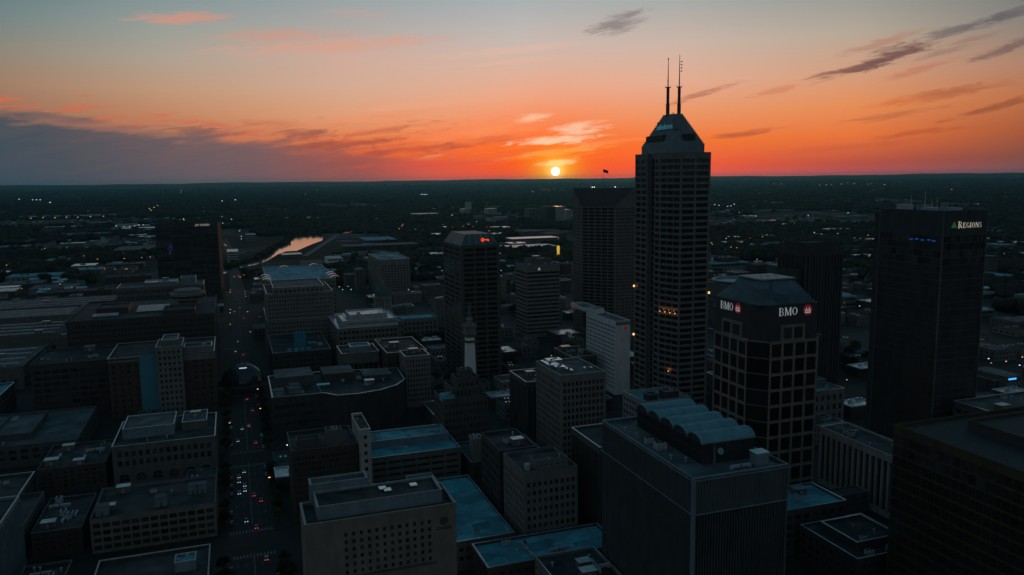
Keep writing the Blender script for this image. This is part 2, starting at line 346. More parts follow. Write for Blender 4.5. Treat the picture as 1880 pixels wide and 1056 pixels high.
def shell(root, poly, z0, z1, wm, rm, specs, org, cop=None, par=1.1, name='wall', wins=None, th=.5):
    """one storey block: walls with openings, parapet, sunk roof, coping"""
    mb = MB(); W_ = []
    n = len(poly)
    for i in range(n):
        facade(mb, poly[i], poly[(i+1)%n], z0, z1, specs.get(i), W_, org)
    cx = sum(p[0] for p in poly)/n; cy = sum(p[1] for p in poly)/n
    def ins(p, t):
        d = Vector((p[0]-cx, p[1]-cy)); l = d.length; return (p[0]-d.x/l*t*1.3, p[1]-d.y/l*t*1.3)
    inn = [ins(p, th) for p in poly]; lo = lambda p, z: (p[0]-org[0], p[1]-org[1], z)
    for i in range(n):
        j = (i+1)%n; mb.quad(lo(inn[j], z1-par), lo(inn[i], z1-par), lo(inn[i], z1), lo(inn[j], z1))
    o = mb.build(name, wm, root)
    rb = MB(); rb.quad(*[lo(p, z1-par) for p in inn]); rb.build('roof', rm, root)
    if par > 0:
        cb = MB(); out = [ins(p, -.12) for p in poly]; inn2 = [ins(p, th+.1) for p in poly]
        for i in range(n):
            j = (i+1)%n; A, B, Cc, D = out[i], out[j], inn2[j], inn2[i]
            cb.quad(lo(A,z1+.02), lo(B,z1+.02), lo(B,z1+.25), lo(A,z1+.25)); cb.quad(lo(A,z1+.25), lo(B,z1+.25), lo(Cc,z1+.25), lo(D,z1+.25)); cb.quad(lo(D,z1+.25), lo(Cc,z1+.25), lo(Cc,z1-.1), lo(D,z1-.1))
        cb.build('coping', cop or M['coping'], root)
    if wins is None: return W_
    wins += W_
def rect(x0, x1, y0, y1): return [(x0,y0),(x1,y0),(x1,y1),(x0,y1)]   # edges: 0 east(front) 1 north 2 west 3 south
def bld(name, label, cat, x0, x1, y0, y1, h, wm='concrete', rm='roof', E=None, N=None, S=None, Wt=None, glass='glass', lit=.0, units=4, seed=None, group=None, tiers=(), cop='coping', par=1.1, z0=0):
    seed = seed or int(abs(x0*7+y0*13+h)); org = ((x0+x1)/2, (y0+y1)/2)
    root = empty(name, (org[0], org[1], 0), label, cat, group); FOOT.append((x0-3, x1+3, y0-3, y1+3))
    wins = []
    shell(root, rect(x0,x1,y0,y1), z0, h, M[wm], M[rm], {0:E, 1:N, 2:Wt, 3:S}, org, M[cop], par, wins=wins)
    zt = h
    for (a, b, c, d, h2, wm2, rm2, E2, S2, N2) in tiers:      # further storeys set on the roof
        shell(root, rect(a,b,c,d), zt-par+.01 if h2 > zt and wm2[0] != '!' else 0, h2, M[wm2.strip('!')], M[rm2], {0:E2, 3:S2, 1:N2}, org, M[cop], .8, name='upper_storey', wins=wins)
    if wins: place_windows(root, wins, M[glass], lit, seed=seed)
    if units:
        if tiers: rooftop(root, x0, x1, y0, min(t[2] for t in tiers), h-par, max(1, units//2), seed, org, ('vent','ac')) if min(t[2] for t in tiers)-y0 > 6 else None; a = tiers[-1]; rooftop(root, a[0], a[1], a[2], a[3], a[4]-.8, max(1, units//2), seed+1, org)
        else: rooftop(root, x0, x1, y0, y1, h-par, units, seed, org)
    return root
def G(c, r, w=.6, h=.6, m=(.8,.8,4,2), **k): return dict(c=c, r=r, w=w, h=h, m=m, **k)
def text(s, size, m, parent, loc, rz, name='lettering', ext=.12, bold=.0, align='LEFT', sx=1.):
    cu = bpy.data.curves.new('t', 'FONT'); cu.body = s; cu.size = size; cu.extrude = ext; cu.offset = bold; cu.align_x = align
    o = bpy.data.objects.new('t', cu); me = bpy.data.meshes.new_from_object(o); bpy.data.objects.remove(o); bpy.data.curves.remove(cu)
    me.name = name; me.materials.clear(); me.materials.append(m)
    q = bpy.data.objects.new(name, me); C.objects.link(q); q.parent = parent; q.location = loc; q.rotation_euler = (math.pi/2, 0, rz); q.scale = (sx,1,1)
    return q
STROKES = dict(B=(.74, [(.10,0,.10,1,.17),(.0,.02,.35,.02,.05),(.0,.98,.35,.98,.05)], [(.34,.74,.24,.24,-90,90),(.36,.26,.28,.26,-90,90)]),
 M=(1.0, [(.12,0,.12,1,.09),(.86,0,.86,1,.17),(.16,1,.48,.06,.15),(.50,.06,.82,1,.07),(0,.02,.26,.02,.05),(.72,.02,1.,.02,.05),(0,.98,.2,.98,.05),(.8,.98,1.,.98,.05)], []),
 O=(.90, [], [(.44,.5,.38,.47,0,360)]), G=(.86, [(.74,.08,.74,.42,.15),(.6,.42,.86,.42,.05)], [(.44,.5,.38,.47,50,320)]),
 R=(.84, [(.12,0,.12,1,.17),(0,.02,.28,.02,.05),(0,.98,.36,.98,.05),(.34,.48,.72,.02,.16)], [(.34,.74,.26,.24,-90,90)]),
 E=(.72, [(.12,0,.12,1,.17),(0,.03,.64,.03,.07),(0,.97,.62,.97,.07),(.12,.52,.5,.52,.06),(.63,.0,.63,.25,.05),(.61,.76,.61,1,.05)], []),
 I=(.40, [(.18,0,.18,1,.17),(.04,.02,.33,.02,.05),(.04,.98,.33,.98,.05)], []), N=(.92, [(.12,0,.12,1,.07),(.78,0,.78,1,.07),(.12,1,.78,.03,.16),(0,.02,.24,.02,.05),(.66,.98,.9,.98,.05)], []),
 S=(.66, [], [(.32,.74,.22,.23,20,270),(.32,.27,.24,.24,-150,90)]))
def serif(word, size, m, parent, loc, rz, name='lettering'):
    b = MB(); x = 0.
    for ch in word:
        w, ln_, arcs = STROKES[ch]; k = size
        for (x0, z0, x1, z1, t) in ln_:
            d = Vector((x1-x0, z1-z0)); n = Vector((-d.y, d.x)).normalized()*t/2
            b.quad(*[(x+q[0]*k, 0, q[1]*k) for q in ((x0-n.x,z0-n.y),(x1-n.x,z1-n.y),(x1+n.x,z1+n.y),(x0+n.x,z0+n.y))])
        for (cx, cz, rx, rz_, a0, a1) in arcs:
            for i in range(18):
                q = []
                for a, s in ((a0+(a1-a0)*i/18, 1), (a0+(a1-a0)*(i+1)/18, 1), (a0+(a1-a0)*(i+1)/18, 0), (a0+(a1-a0)*i/18, 0)):
                    a = R(a); t = 1 if s else 1-(.10+.30*abs(math.cos(a))); u = 1 if s else 1-.13/rz_*.5*(1 if True else 0)-(.05/rz_)*0
                    q.append((x+(cx+rx*t*math.cos(a))*k, 0, (cz+rz_*(u)*math.sin(a))*k))
                b.quad(*q)
        x += (w+.06)*k
    o = b.build(name, m, parent, loc); o.rotation_euler[2] = rz; return o
SOUTH = -math.pi/2      # lettering on a face that looks south
# ------------------------------------------------------------------ setting
def gpt(px, py, z=0.):                    # where a sight line meets the ground (used to survey the far plain)
    d = fw+(px-940)/FPX*r2+(528-py)/FPX*u2; t = (z-CAM_H)/d.z
    return d.x*t, d.y*t
def ground_mat():
    m = bpy.data.materials.new('ground_cover'); m.use_nodes = True; t = m.node_tree; b = t.nodes['Principled BSDF']
    b.inputs['Roughness'].default_value = .95; b.inputs['Specular IOR Level'].default_value = .08
    g = t.nodes.new('ShaderNodeNewGeometry')
    def nz(s, d=4, r=.6):
        n = t.nodes.new('ShaderNodeTexNoise'); n.inputs['Scale'].default_value = s; n.inputs['Detail'].default_value = d; n.inputs['Roughness'].default_value = r
        t.links.new(g.outputs['Position'], n.inputs['Vector']); return n.outputs[0]
    def vor(s):
        n = t.nodes.new('ShaderNodeTexVoronoi'); n.inputs['Scale'].default_value = s; n.distance = 'CHEBYCHEV'; t.links.new(g.outputs['Position'], n.inputs['Vector']); return n.outputs['Color']
    def ramp(f, stops):
        n = t.nodes.new('ShaderNodeValToRGB'); t.links.new(f, n.inputs[0]); cr = n.color_ramp
        while len(cr.elements) < len(stops): cr.elements.new(.5)
        for i, (p, c) in enumerate(stops): cr.elements[i].position = p; cr.elements[i].color = (*c, 1)
        return n.outputs[0]
    def mx(f, a, c):
        n = t.nodes.new('ShaderNodeMix'); n.data_type = 'RGBA'; t.links.new(f, n.inputs[0]); t.links.new(a, n.inputs[6]); t.links.new(c, n.inputs[7]); return n.outputs[2]
    wood = ramp(nz(.012, 8, .7), [(.35,(.018,.018,.012)),(.55,(.034,.031,.022)),(.7,(.055,.045,.03))])
    town = ramp(vor(.018), [(0,(.03,.032,.03)),(.45,(.055,.058,.056)),(.8,(.08,.085,.085)),(.93,(.22,.24,.25))])
    sel = ramp(nz(.0022, 5, .6), [(.50,(0,0,0)),(.58,(1,1,1))])
    far = mx(sel, wood, town)
    t.links.new(far, b.inputs['Base Color']); return m
def ring(name, r0, r1, nr, na, zf, mt):
    v = []; f = []
    for i in range(nr+1):
        rr = r0+(r1-r0)*i/nr
        for j in range(na):
            a = 2*math.pi*j/na; x, y = rr*math.sin(a), rr*math.cos(a); v.append((x, y, zf(rr, a)))
    for i in range(nr):
        for j in range(na): f.append((i*na+j, (i+1)*na+j, (i+1)*na+(j+1)%na, i*na+(j+1)%na))
    if r0 == 0: pass
    me = bpy.data.meshes.new(name); me.from_pydata(v, [], [tuple(reversed(q)) for q in f]); me.materials.append(mt)
    o = bpy.data.objects.new(name, me); C.objects.link(o); o['kind'] = 'structure'; return o
GM = ground_mat()
ring('ground', 0.5, 14000, 14, 64, lambda r_, a: 0., GM)
def hz(r_, a):
    t = max(0, (r_-14000)/14000); t = t*t*(3-2*t)
    return 170*t + (9*math.sin(a*23+1)+6*math.sin(a*61+2)+4*math.sin(a*143)+2.5*math.sin(a*331+r_*.001))*t
ring('hills', 14000, 28000, 20, 720, hz, mat('wooded_hills', (.022,.026,.018), var=.5, scale=.0015, rough=.95, spec=.05))
def sheet(name, pts, z, mt, kind='structure'):
    b = MB(); b.quad(*[(x, y, z) for x, y in pts]); o = b.build(name, mt); o['kind'] = kind; return o
def strip(name, pts, w, z, mt):
    b = MB(); P_ = [Vector(p) for p in pts]; LOB = []
    for i, p in enumerate(P_):
        d = (P_[min(i+1, len(P_)-1)]-P_[max(i-1, 0)]).normalized(); n = Vector((d.y, -d.x)); LOB.append((p-n*w/2, p+n*w/2))
    for (a, c), (e, f_) in zip(LOB, LOB[1:]): b.quad((*a, z), (*c, z), (*f_, z), (*e, z))
    o = b.build(name, mt); o['kind'] = 'structure'; return o
# city floor and streets
XS = [(-330,-306),(-168,-146),(-11,12),(142,160),(288,308),(440,458),(590,608),(740,758)]          # streets running away from the camera
YS = [(-60,-38),(96,118),(228,248),(374,396),(466,490) if False else (500,520),(672,694),(840,862),(1010,1032),(1170,1192)]
sheet('city_floor', [(-620,-150),(900,-150),(900,1340),(-620,1340)], .03, M['asphalt'])
pv = MB(); xb = [-620]+[v for p in XS for v in p]+[900]; yb = [-150]+[v for p in YS for v in p]+[1340]
for i in range(0, len(xb)-1, 2):
    for j in range(0, len(yb)-1, 2): pv.box(xb[i], yb[j], .035, xb[i+1], yb[j+1], .18)
o = pv.build('pavement', M['pave']); o['kind'] = 'structure'
strip('avenue', [(0.5,-150),(0.5,1340),(-4,1900),(-30,2600)], 22, .045, M['asphalt'])
ln = MB()
for yy in range(120, 1340, 12):
    if any(a-6 < yy < b+4 for a, b in YS): continue
    for xx in (-6.6, -3.1, 4.0, 7.4): ln.quad((xx-.08,yy,.06),(xx+.08,yy,.06),(xx+.08,yy+4,.06),(xx-.08,yy+4,.06))
    for xx in (.3, .7): ln.quad((xx-.07,yy,.06),(xx+.07,yy,.06),(xx+.07,yy+12,.06),(xx-.07,yy+12,.06))
for a, b in YS:                                                    # zebra bars at the crossings
    for yy in (a-4.5, b+1.5):
        for k in range(14): ln.quad((-10.2+k*1.5,yy,.06),(-9.6+k*1.5,yy,.06),(-9.6+k*1.5,yy+3,.06),(-10.2+k*1.5,yy+3,.06))
o = ln.build('road_markings', M['line']); o['kind'] = 'structure'
# river
wm = mat('river_water', (.5,.52,.54), rough=.1, spec=.9, var=.1, metal=.75)
t_ = wm.node_tree; b_ = t_.nodes['Principled BSDF']; n_ = t_.nodes.new('ShaderNodeTexNoise'); n_.inputs['Scale'].default_value = .25; n_.inputs['Detail'].default_value = 3
g_ = t_.nodes.new('ShaderNodeNewGeometry'); t_.links.new(g_.outputs['Position'], n_.inputs['Vector']); bp_ = t_.nodes.new('ShaderNodeBump'); bp_.inputs['Strength'].default_value = .12; bp_.inputs['Distance'].default_value = .3
t_.links.new(n_.outputs[0], bp_.inputs['Height']); t_.links.new(bp_.outputs[0], b_.inputs['Normal'])
up_b = [(410,497),(440,487),(470,478),(485,469.5),(500,462),(512,452),(525,447),(530,436),(560,434),(594,431.5)]
lo_b = [(410,503),(444,491),(470,486),(490,479),(510,467),(525,461.5),(545,460.5),(562,453),(575,447.5),(592,441.5)]
b = MB(); UPB = [gpt(*p) for p in up_b]; LOB = [gpt(*p) for p in lo_b]
for i in range(len(UPB)-1): b.quad((*LOB[i],.08),(*LOB[i+1],.08),(*UPB[i+1],.08),(*UPB[i],.08))
o = b.build('river', wm); o['kind'] = 'structure'
# highway and lit arterial
RP = lambda pts: [gpt(*p) for p in pts]
hm = mat('worn_concrete_road', (.11,.115,.12), var=.25, scale=.02)
strip('highway', RP([(20,521),(62,508),(95,494),(128,484),(160,474),(180,458),(192,438),(205,416)]), 34, .1, hm)
strip('highway', RP([(0,524),(60,512),(88,512),(120,511)]), 12, .12, M['roofw'])
strip('road', RP([(1372,480),(1374,455),(1380,436),(1388,420),(1400,405)]), 20, .1, hm)
strip('road', RP([(560,470),(640,418),(700,403)]), 14, .12, hm)
strip('road', RP([(1300,468),(1440,462),(1560,470)]), 16, .1, hm)
strip('road', RP([(700,520),(740,470),(790,430),(880,408)]), 16, .1, hm)
# far woodland: tens of thousands of crowns reading as one mass
def vnoise(x, y, s, seed):
    g_ = np.random.RandomState(seed).rand(256, 256); x = x/s; y = y/s; xi = np.floor(x).astype(int); yi = np.floor(y).astype(int); fx = x-xi; fy = y-yi
    fx = fx*fx*(3-2*fx); fy = fy*fy*(3-2*fy); A = lambda i, j: g_[i % 256, j % 256]
    return (A(xi,yi)*(1-fx)+A(xi+1,yi)*fx)*(1-fy)+(A(xi,yi+1)*(1-fx)+A(xi+1,yi+1)*fx)*fy
PHI = (1+5**.5)/2
ICO = np.array([(-1,PHI,0),(1,PHI,0),(-1,-PHI,0),(1,-PHI,0),(0,-1,PHI),(0,1,PHI),(0,-1,-PHI),(0,1,-PHI),(PHI,0,-1),(PHI,0,1),(-PHI,0,-1),(-PHI,0,1)])/math.hypot(1, PHI)
ICF = np.array([(0,11,5),(0,5,1),(0,1,7),(0,7,10),(0,10,11),(1,5,9),(5,11,4),(11,10,2),(10,7,6),(7,1,8),(3,9,4),(3,4,2),(3,2,6),(3,6,8),(3,8,9),(4,9,5),(2,4,11),(6,2,10),(8,6,7),(9,8,1)])
def river_mask(X, Y, near=True):
    m = np.zeros(len(X), bool)
    if near:
        for s_ in (1.025, 1.05, 1.075): m |= river_mask(X*s_, Y*s_, False)
    for i in range(len(UPB)-1):
        ax, ay = (UPB[i][0]+LOB[i][0])/2, (UPB[i][1]+LOB[i][1])/2; bx, by = (UPB[i+1][0]+LOB[i+1][0])/2, (UPB[i+1][1]+LOB[i+1][1])/2
        wd = max(math.dist(UPB[i], LOB[i]), math.dist(UPB[i+1], LOB[i+1]))/2+16
        dx_, dy_ = bx-ax, by-ay; tt = np.clip(((X-ax)*dx_+(Y-ay)*dy_)/(dx_*dx_+dy_*dy_), 0, 1)
        m |= np.hypot(X-ax-tt*dx_, Y-ay-tt*dy_) < wd
    return m
FARB = []      # filled by the far buildings before the trees are planted
def blobs(name, X, Y, r, hgt, mt, seed, label=None, zoff=0.):
    rs = np.random.RandomState(seed); n = len(X); v = ICO[None]*(1+.35*(rs.rand(n,12,1)-.5)*2)
    v = v*np.stack([r, r, hgt*.55], 1)[:,None,:]; v[:,:,0] += X[:,None]; v[:,:,1] += Y[:,None]; v[:,:,2] += (hgt*.5+zoff)[:,None]
    f = (ICF[None]+12*np.arange(n)[:,None,None]).reshape(-1,3); v = v.reshape(-1,3)
    me = bpy.data.meshes.new(name); me.vertices.add(len(v)); me.vertices.foreach_set('co', v.ravel()); me.loops.add(f.size); me.loops.foreach_set('vertex_index', f.ravel().astype(np.int32))
    me.polygons.add(len(f)); me.polygons.foreach_set('loop_start', np.arange(0, f.size, 3, dtype=np.int32)); me.polygons.foreach_set('loop_total', np.full(len(f), 3, np.int32))
    me.update(); me.validate(); me.materials.append(mt); o = bpy.data.objects.new(name, me); C.objects.link(o); o['kind'] = 'stuff'
    if label: o['label'] = label
    return o
def plant_woods():
    rs = np.random.RandomState(5); n = 75000
    d = 900*np.exp(rs.rand(n)*math.log(19000/900)); a = R(19.2)+(rs.rand(n)-.5)*R(74); X = d*np.sin(a); Y = d*np.cos(a)
    dens = vnoise(X, Y, 420, 1)*.6+vnoise(X, Y, 130, 2)*.4
    keep = (dens > .50-.10*np.clip((d-900)/4000, 0, 1)) & ~river_mask(X, Y) & ~((np.abs(X) < 40) & (Y < 2600)) & ~((X > -620) & (X < 900) & (Y < 1340) & (Y > -150))
    for x0, x1, y0, y1 in FARB: keep &= ~((X > x0-8) & (X < x1+8) & (Y > y0-8) & (Y < y1+8))
    X, Y, d = X[keep], Y[keep], d[keep]; r_ = (5+5*rs.rand(len(X)))*(1+d/6000); h = (9+8*rs.rand(len(X)))*(1+d/14000)
    lm = mat('woodland_leaves', (.038,.034,.024), var=.75, scale=.01, rough=.95, spec=.05)
    zz = np.clip((np.hypot(X, Y)-14000)/14000, 0, 1); zz = 170*zz*zz*(3-2*zz); blobs('woodland', X, Y, r_, h, lm, 3, zoff=zz, label='dark woodland covering the plain as far as the horizon')
    # trees along the river bank
    K = []
    for P0, P1 in list(zip(UPB, UPB[1:])):
        k = max(2, int(math.dist(P0, P1)/9)); K += [(P0[0]+(P1[0]-P0[0])*i/k, P0[1]+(P1[1]-P0[1])*i/k) for i in range(k)]
    K = np.array(K); K = K+rs.normal(0, 5, K.shape)+np.array([0, 16.]); blobs('river_bank_trees', K[:,0], K[:,1], 5+3*rs.rand(len(K)), 7+5*rs.rand(len(K)), lm, 4, 'dark trees lining the banks of the shining river')
# ------------------------------------------------------------------ named towers
# tall twin-mast tower
def big_tower():
    x0, x1, ya, yb, h = 275., 304., 465., 517., 188.
    org = (289, 491); root = empty('skyscraper', (*org, 0), 'tallest tower with stepped pyramid top and two masts against the sunset', 'skyscraper'); FOOT.append((x0-3,x1+3,ya-3,yb+3))
    poly = [(281,ya),(x1,ya),(x1,yb),(x0,yb),(x0,499),(x0+3.4,499),(x0+3.4,489),(x0,489),(x0,481)]
    f = dict(r=43, h=.62, sill=.4, d=.6)
    specs = {0: dict(c=2, w=.88, m=(.6,.9,3,3), **f), 3: dict(c=2, w=.86, m=(.8,.8,3,3), **f), 7: dict(c=1, w=.84, m=(.4,.4,3,3), **f), 8: dict(c=3, w=.93, m=(.3,.3,3,3), **f), 5: dict(c=1, w=.95, m=(.1,.1,3,3), r=43, h=.85, d=.3)}
    wins = []
    shell(root, poly, 0, h, M['tower'], M['roof2'], specs, org, M['tower'], .5, wins=wins, th=.4)
    place_windows(root, wins, M['glassd'], .0, 100, 3)
    # dark bays behind the recess and upper louvres
    mb = MB(); zb = h-.5
    for x, y, w, d in ((x0+3.6, 470, 22, 40),): pass
    a0, b0, a1, b1 = x0+3.2, x1-3.0, ya+3.4, yb-3.4      # pyramid foot
    mb.box(a0-289, a1-491, zb, b0-289, b1-491, 194.2)
    n = 15; tx, ty = 289.5, 490.0
    for i in range(n):
        t = (i+1)/n*.86; z0 = 194.2+i*1.36
        X0, X1, Y0, Y1 = a0+(tx-3.6-a0)*t/.86, b0+(tx+4.2-b0)*t/.86, a1+(ty-6-a1)*t/.86, b1+(ty+8-b1)*t/.86
        mb.box(X0-289, Y0-491, z0, X1-289, Y1-491, z0+1.36-.001)
    mb.build('stepped_roof', M['bluegrey'], root)
    lv = MB(); lv.box(a0+.35-289, 484-491, 196.4, a0+3-289, 508-491, 200.4)
    lv.build('louvre_opening', M['black'], root)
    lv = MB(); lv.box(286.5-289, a1+.35-491, 196.4, 294-289, a1+4-491, 200.4); lv.build('louvre_opening', M['black'], root)
    for k in range(9):
        pass
    text('salesforce', 5.2, M['signt'], root, (a0+2.9-289, 497.5-491, 204.4), SOUTH, ext=.2, bold=.03)
    bk = MB(); bk.box(a0+3.2-289, 474.5-491, 203.8, a0+7-289, 497.6-491, 209.5); bk.build('sign_backing', M['bluegrey'], root)
    for (mx, my, zt, dip) in ((286.6, 492.4, 252.5, 0), (292.9, 488.2, 254.5, 1)):
        z0 = 212.; b = MB(); b.bar((mx-289,my-491,z0),(mx-289,my-491,222),1.25,10); b.bar((mx-289,my-491,222),(mx-289,my-491,233),1.0,10)
        b.bar((mx-289,my-491,233),(mx-289,my-491,zt),.42,6,.16); mast = b.build('antenna_mast', M['dmetal'], root)
        p = MB(); p.lathe([(.9,232.6),(2.1,232.8),(2.1,233.1),(.9,233.2)], mx-289, my-491, 12); 
        for q in range(6):
            t = q*math.pi/3; p.bar((mx-289+2*math.cos(t),my-491+2*math.sin(t),233),(mx-289+2*math.cos(t),my-491+2*math.sin(t),234.2),.06,4)
        p.build('mast_platform', M['dmetal'], mast)
        if dip:
            for q in range(4):
                p = MB(); z = 243.5+q*2.1; d = r2; p.bar((mx-289,my-491,z),(mx-289+1.1,my-491-.35,z),.1,4); p.lathe([(.15,z-.5),(.5,z-.2),(.5,z+.2),(.15,z+.4)], mx-289+1.35, my-491-.45, 8); p.build('dipole_antenna', M['dmetal'], mast)
        else:
            p = MB(); p.bar((mx-289,my-491,250.5),(mx-289-.6,my-491,252.6),.1,4); p.bar((mx-289,my-491,250.5),(mx-289+.6,my-491,252.6),.1,4); p.bar((mx-289,my-491,236.5),(mx-289-.9,my-491,237.6),.12,4); p.build('whip_antenna', M['dmetal'], mast)
    d = MB(); d.lathe([(.1,.9),(.9,1.3)], 0, 0, 10); d.bar((0,0,0),(0,0,1),.1,5); d.build('satellite_dish', M['dmetal'], root, (0.4,-1,214.5))
    # interior glows and the red-white aircraft beacons clipped to the corners
    for (x, y, z) in ((x0-.5, 516.5, 93), (x1+.4, ya-.3, 93), (x0-.5, 516.5, 57)):
        b = MB(); b.box(-.5,-.5,-.25,.5,.5,.25); b.box(-.5,-.5,.6,.5,.5,1.0); b.build('beacon_lamp', M['warm'], root, (x-289, y-491, z))
big_tower()
def floodlight(x, y, z, p, col, parent, org):
    b = MB(); b.box(-.3,-.2,-.1,.3,.2,.1); b.box(-.06,-.06,-.5,.06,.06,-.1); o = b.build('floodlight', M['warm'], parent, (x-org[0], y-org[1], z))
    l = bpy.data.lights.new('floodlight_glow', 'POINT'); l.energy = p; l.color = col; l.shadow_soft_size = .3; q = bpy.data.objects.new('floodlight_glow', l); C.objects.link(q); q.location = (x, y, z+.9)
_t = bpy.data.objects['skyscraper']
for k in range(4): floodlight(274.4+k*1.5, 478.5-k*4.1, 80.5, 60, (1,.38,.14), _t, (289,491))
floodlight(277.4, 471.2, 39.5, 60, (1,.38,.14), _t, (289,491))
def slab_tower():            # wide square tower whose chamfered corner tips back into a dark crown
    x0, x1, y0, y1, c, zs, h = 368., 420., 789., 841., 29., 141., 161.
    org = (394, 815); root = empty('skyscraper', (*org, 0), 'broad tower with dark slanting crown and flag, left of the twin-mast tower', 'skyscraper'); FOOT.append((x0-3,x1+3,y0-3,y1+3))
    poly = [(x0+c*.95,y0),(x1,y0),(x1,y1),(x0,y1),(x0,y0+c)]; wins = []
    f = dict(r=37, d=.5, sill=.4)
    shell(root, poly, 0, zs, M['slab'], M['roof'], {0: dict(c=8, w=.55, h=.5, m=(1,1,3,1), **f), 3: dict(c=8, w=.55, h=.5, m=(1,1,3,1), **f), 4: dict(c=5, w=.86, h=.62, m=(1,1,3,1), **f)}, org, M['slab'], .1, wins=wins)
    place_windows(root, wins, M['glassd'], 0, 100, 5)
    L = lambda x, y, z: (x-org[0], y-org[1], z); b = MB()
    A, B = (x0+c*.95, y0), (x0, y0+c); A2, B2 = (x1-1, y0), (x0, y1-1)
    b.quad(L(*A,zs), L(x1,y0,zs), L(x1,y0,h), L(*A2,h)); b.quad(L(x1,y0,zs), L(x1,y1,zs), L(x1,y1,h), L(x1,y0,h)); b.quad(L(x1,y1,zs), L(x0,y1,zs), L(x0,y1,h), L(x1,y1,h)); b.quad(L(x0,y1,zs), L(*B,zs), L(*B2,h), L(x0,y1,h))
    b.quad(L(*A2,h), L(x1,y0,h), L(x1,y1,h), L(x0,y1,h), L(*B2,h))
    b.build('crown', M['slab'], root)
    g = MB(); g.quad(L(A[0]-.2,A[1]-.2,zs), L(A2[0]-.2,A2[1]-.2,h), L(B2[0]-.2,B2[1]-.2,h), L(B[0]-.2,B[1]-.2,zs)); g.build('sloping_glass', M['black'], root)
    fp = MB(); fp.bar(L(392,812,h), L(392,812,h+21), .22, 6, .1); pole = fp.build('flagpole', M['dmetal'], root)
    fl = MB(); fx, fy = 392-org[0], 812-org[1]
    for i in range(5):
        t0, t1 = i/5, (i+1)/5; w = lambda t: (fx+.2+5.6*t, fy-1.2*t+.5*math.sin(t*7), -1.9*t)
        a, c_ = w(t0), w(t1); fl.quad((a[0],a[1],h+17.4+a[2]), (c_[0],c_[1],h+17.4+c_[2]), (c_[0],c_[1],h+20.8+c_[2]), (a[0],a[1],h+20.8+a[2]))
    fl.build('flag', mat('flag_cloth', (.10,.03,.035)), pole)
    for (x, y) in ((380, 820), (398, 805), (410, 800), (405, 822)): inst('roof_vent', unit_mesh('vent'), root, (x-org[0], y-org[1], h))
    for (x, y) in ((383, 816), (381, 817), (402, 802)):
        q = MB(); q.lathe([(.1,0),(.45,.3),(.45,.7),(.1,1)], n=8); q.build('beacon_lamp', M['cool'], root, (x-org[0], y-org[1], h+.5))
slab_tower()

def key_tower():
    x0, x1, y0, y1, h = 175., 209., 630., 688., 118.
    r_ = bld('office_tower', 'tower with glass mansard crown and small glowing orange key emblem', 'tower', x0, x1, y0, y1, h, 'granite', 'roof',
        E=G(3,27,.86,.6,(2,2,4,1.5)), S=G(3,27,.84,.6,(2,2,4,1.5)), units=0, par=.3, cop='copd', glass='glassd')
    ox, oy = 192, 659; b = MB(); a0 = (x0+1, y0+1, x1-1, y1-1); a1 = (x0+6, y0+7, x1-6, y1-7); z0, z1 = h+.1, 127.
    P0 = [(a0[0],a0[1]),(a0[2],a0[1]),(a0[2],a0[3]),(a0[0],a0[3])]; P1 = [(a1[0],a1[1]),(a1[2],a1[1]),(a1[2],a1[3]),(a1[0],a1[3])]
    for i in range(4):
        j = (i+1)%4; b.quad((P0[i][0]-ox,P0[i][1]-oy,z0),(P0[j][0]-ox,P0[j][1]-oy,z0),(P1[j][0]-ox,P1[j][1]-oy,z1),(P1[i][0]-ox,P1[i][1]-oy,z1))
    b.quad(*[(p[0]-ox,p[1]-oy,z1) for p in P1]); b.build('crown', M['teal'] if False else mat('slate_crown', (.07,.11,.11), rough=.5), r_)
    rb = MB()
    for i in range(4):
        j = (i+1)%4
        for t in (0,.2,.4,.6,.8,1): rb.bar(((P0[i][0]*(1-t)+P0[j][0]*t)-ox,(P0[i][1]*(1-t)+P0[j][1]*t)-oy,z0),((P1[i][0]*(1-t)+P1[j][0]*t)-ox,(P1[i][1]*(1-t)+P1[j][1]*t)-oy,z1+.1),.16,4)
    rb.build('crown_rib', M['coping'], r_)
    k = MB(); kx, ky, kz = 195-ox, y0+2.6-oy, 122.3
    ro, ri = 1.5, .62
    for i in range(16):
        t0, t1 = 2*math.pi*i/16, 2*math.pi*(i+1)/16
        k.quad(*[(kx+q*math.cos(t), ky, kz+q*math.sin(t)) for q, t in ((ri,t0),(ro,t0),(ro,t1),(ri,t1))])
    k.box(kx+1.3, ky-.05, kz-.35, kx+5.4, ky+.05, kz+.35); k.box(kx+3.6, ky-.05, kz-1.1, kx+4.2, ky+.05, kz-.35); k.box(kx+4.8, ky-.05, kz-1.3, kx+5.4, ky+.05, kz-.35)
    k.build('key_emblem', M['signo'], r_)
key_tower()

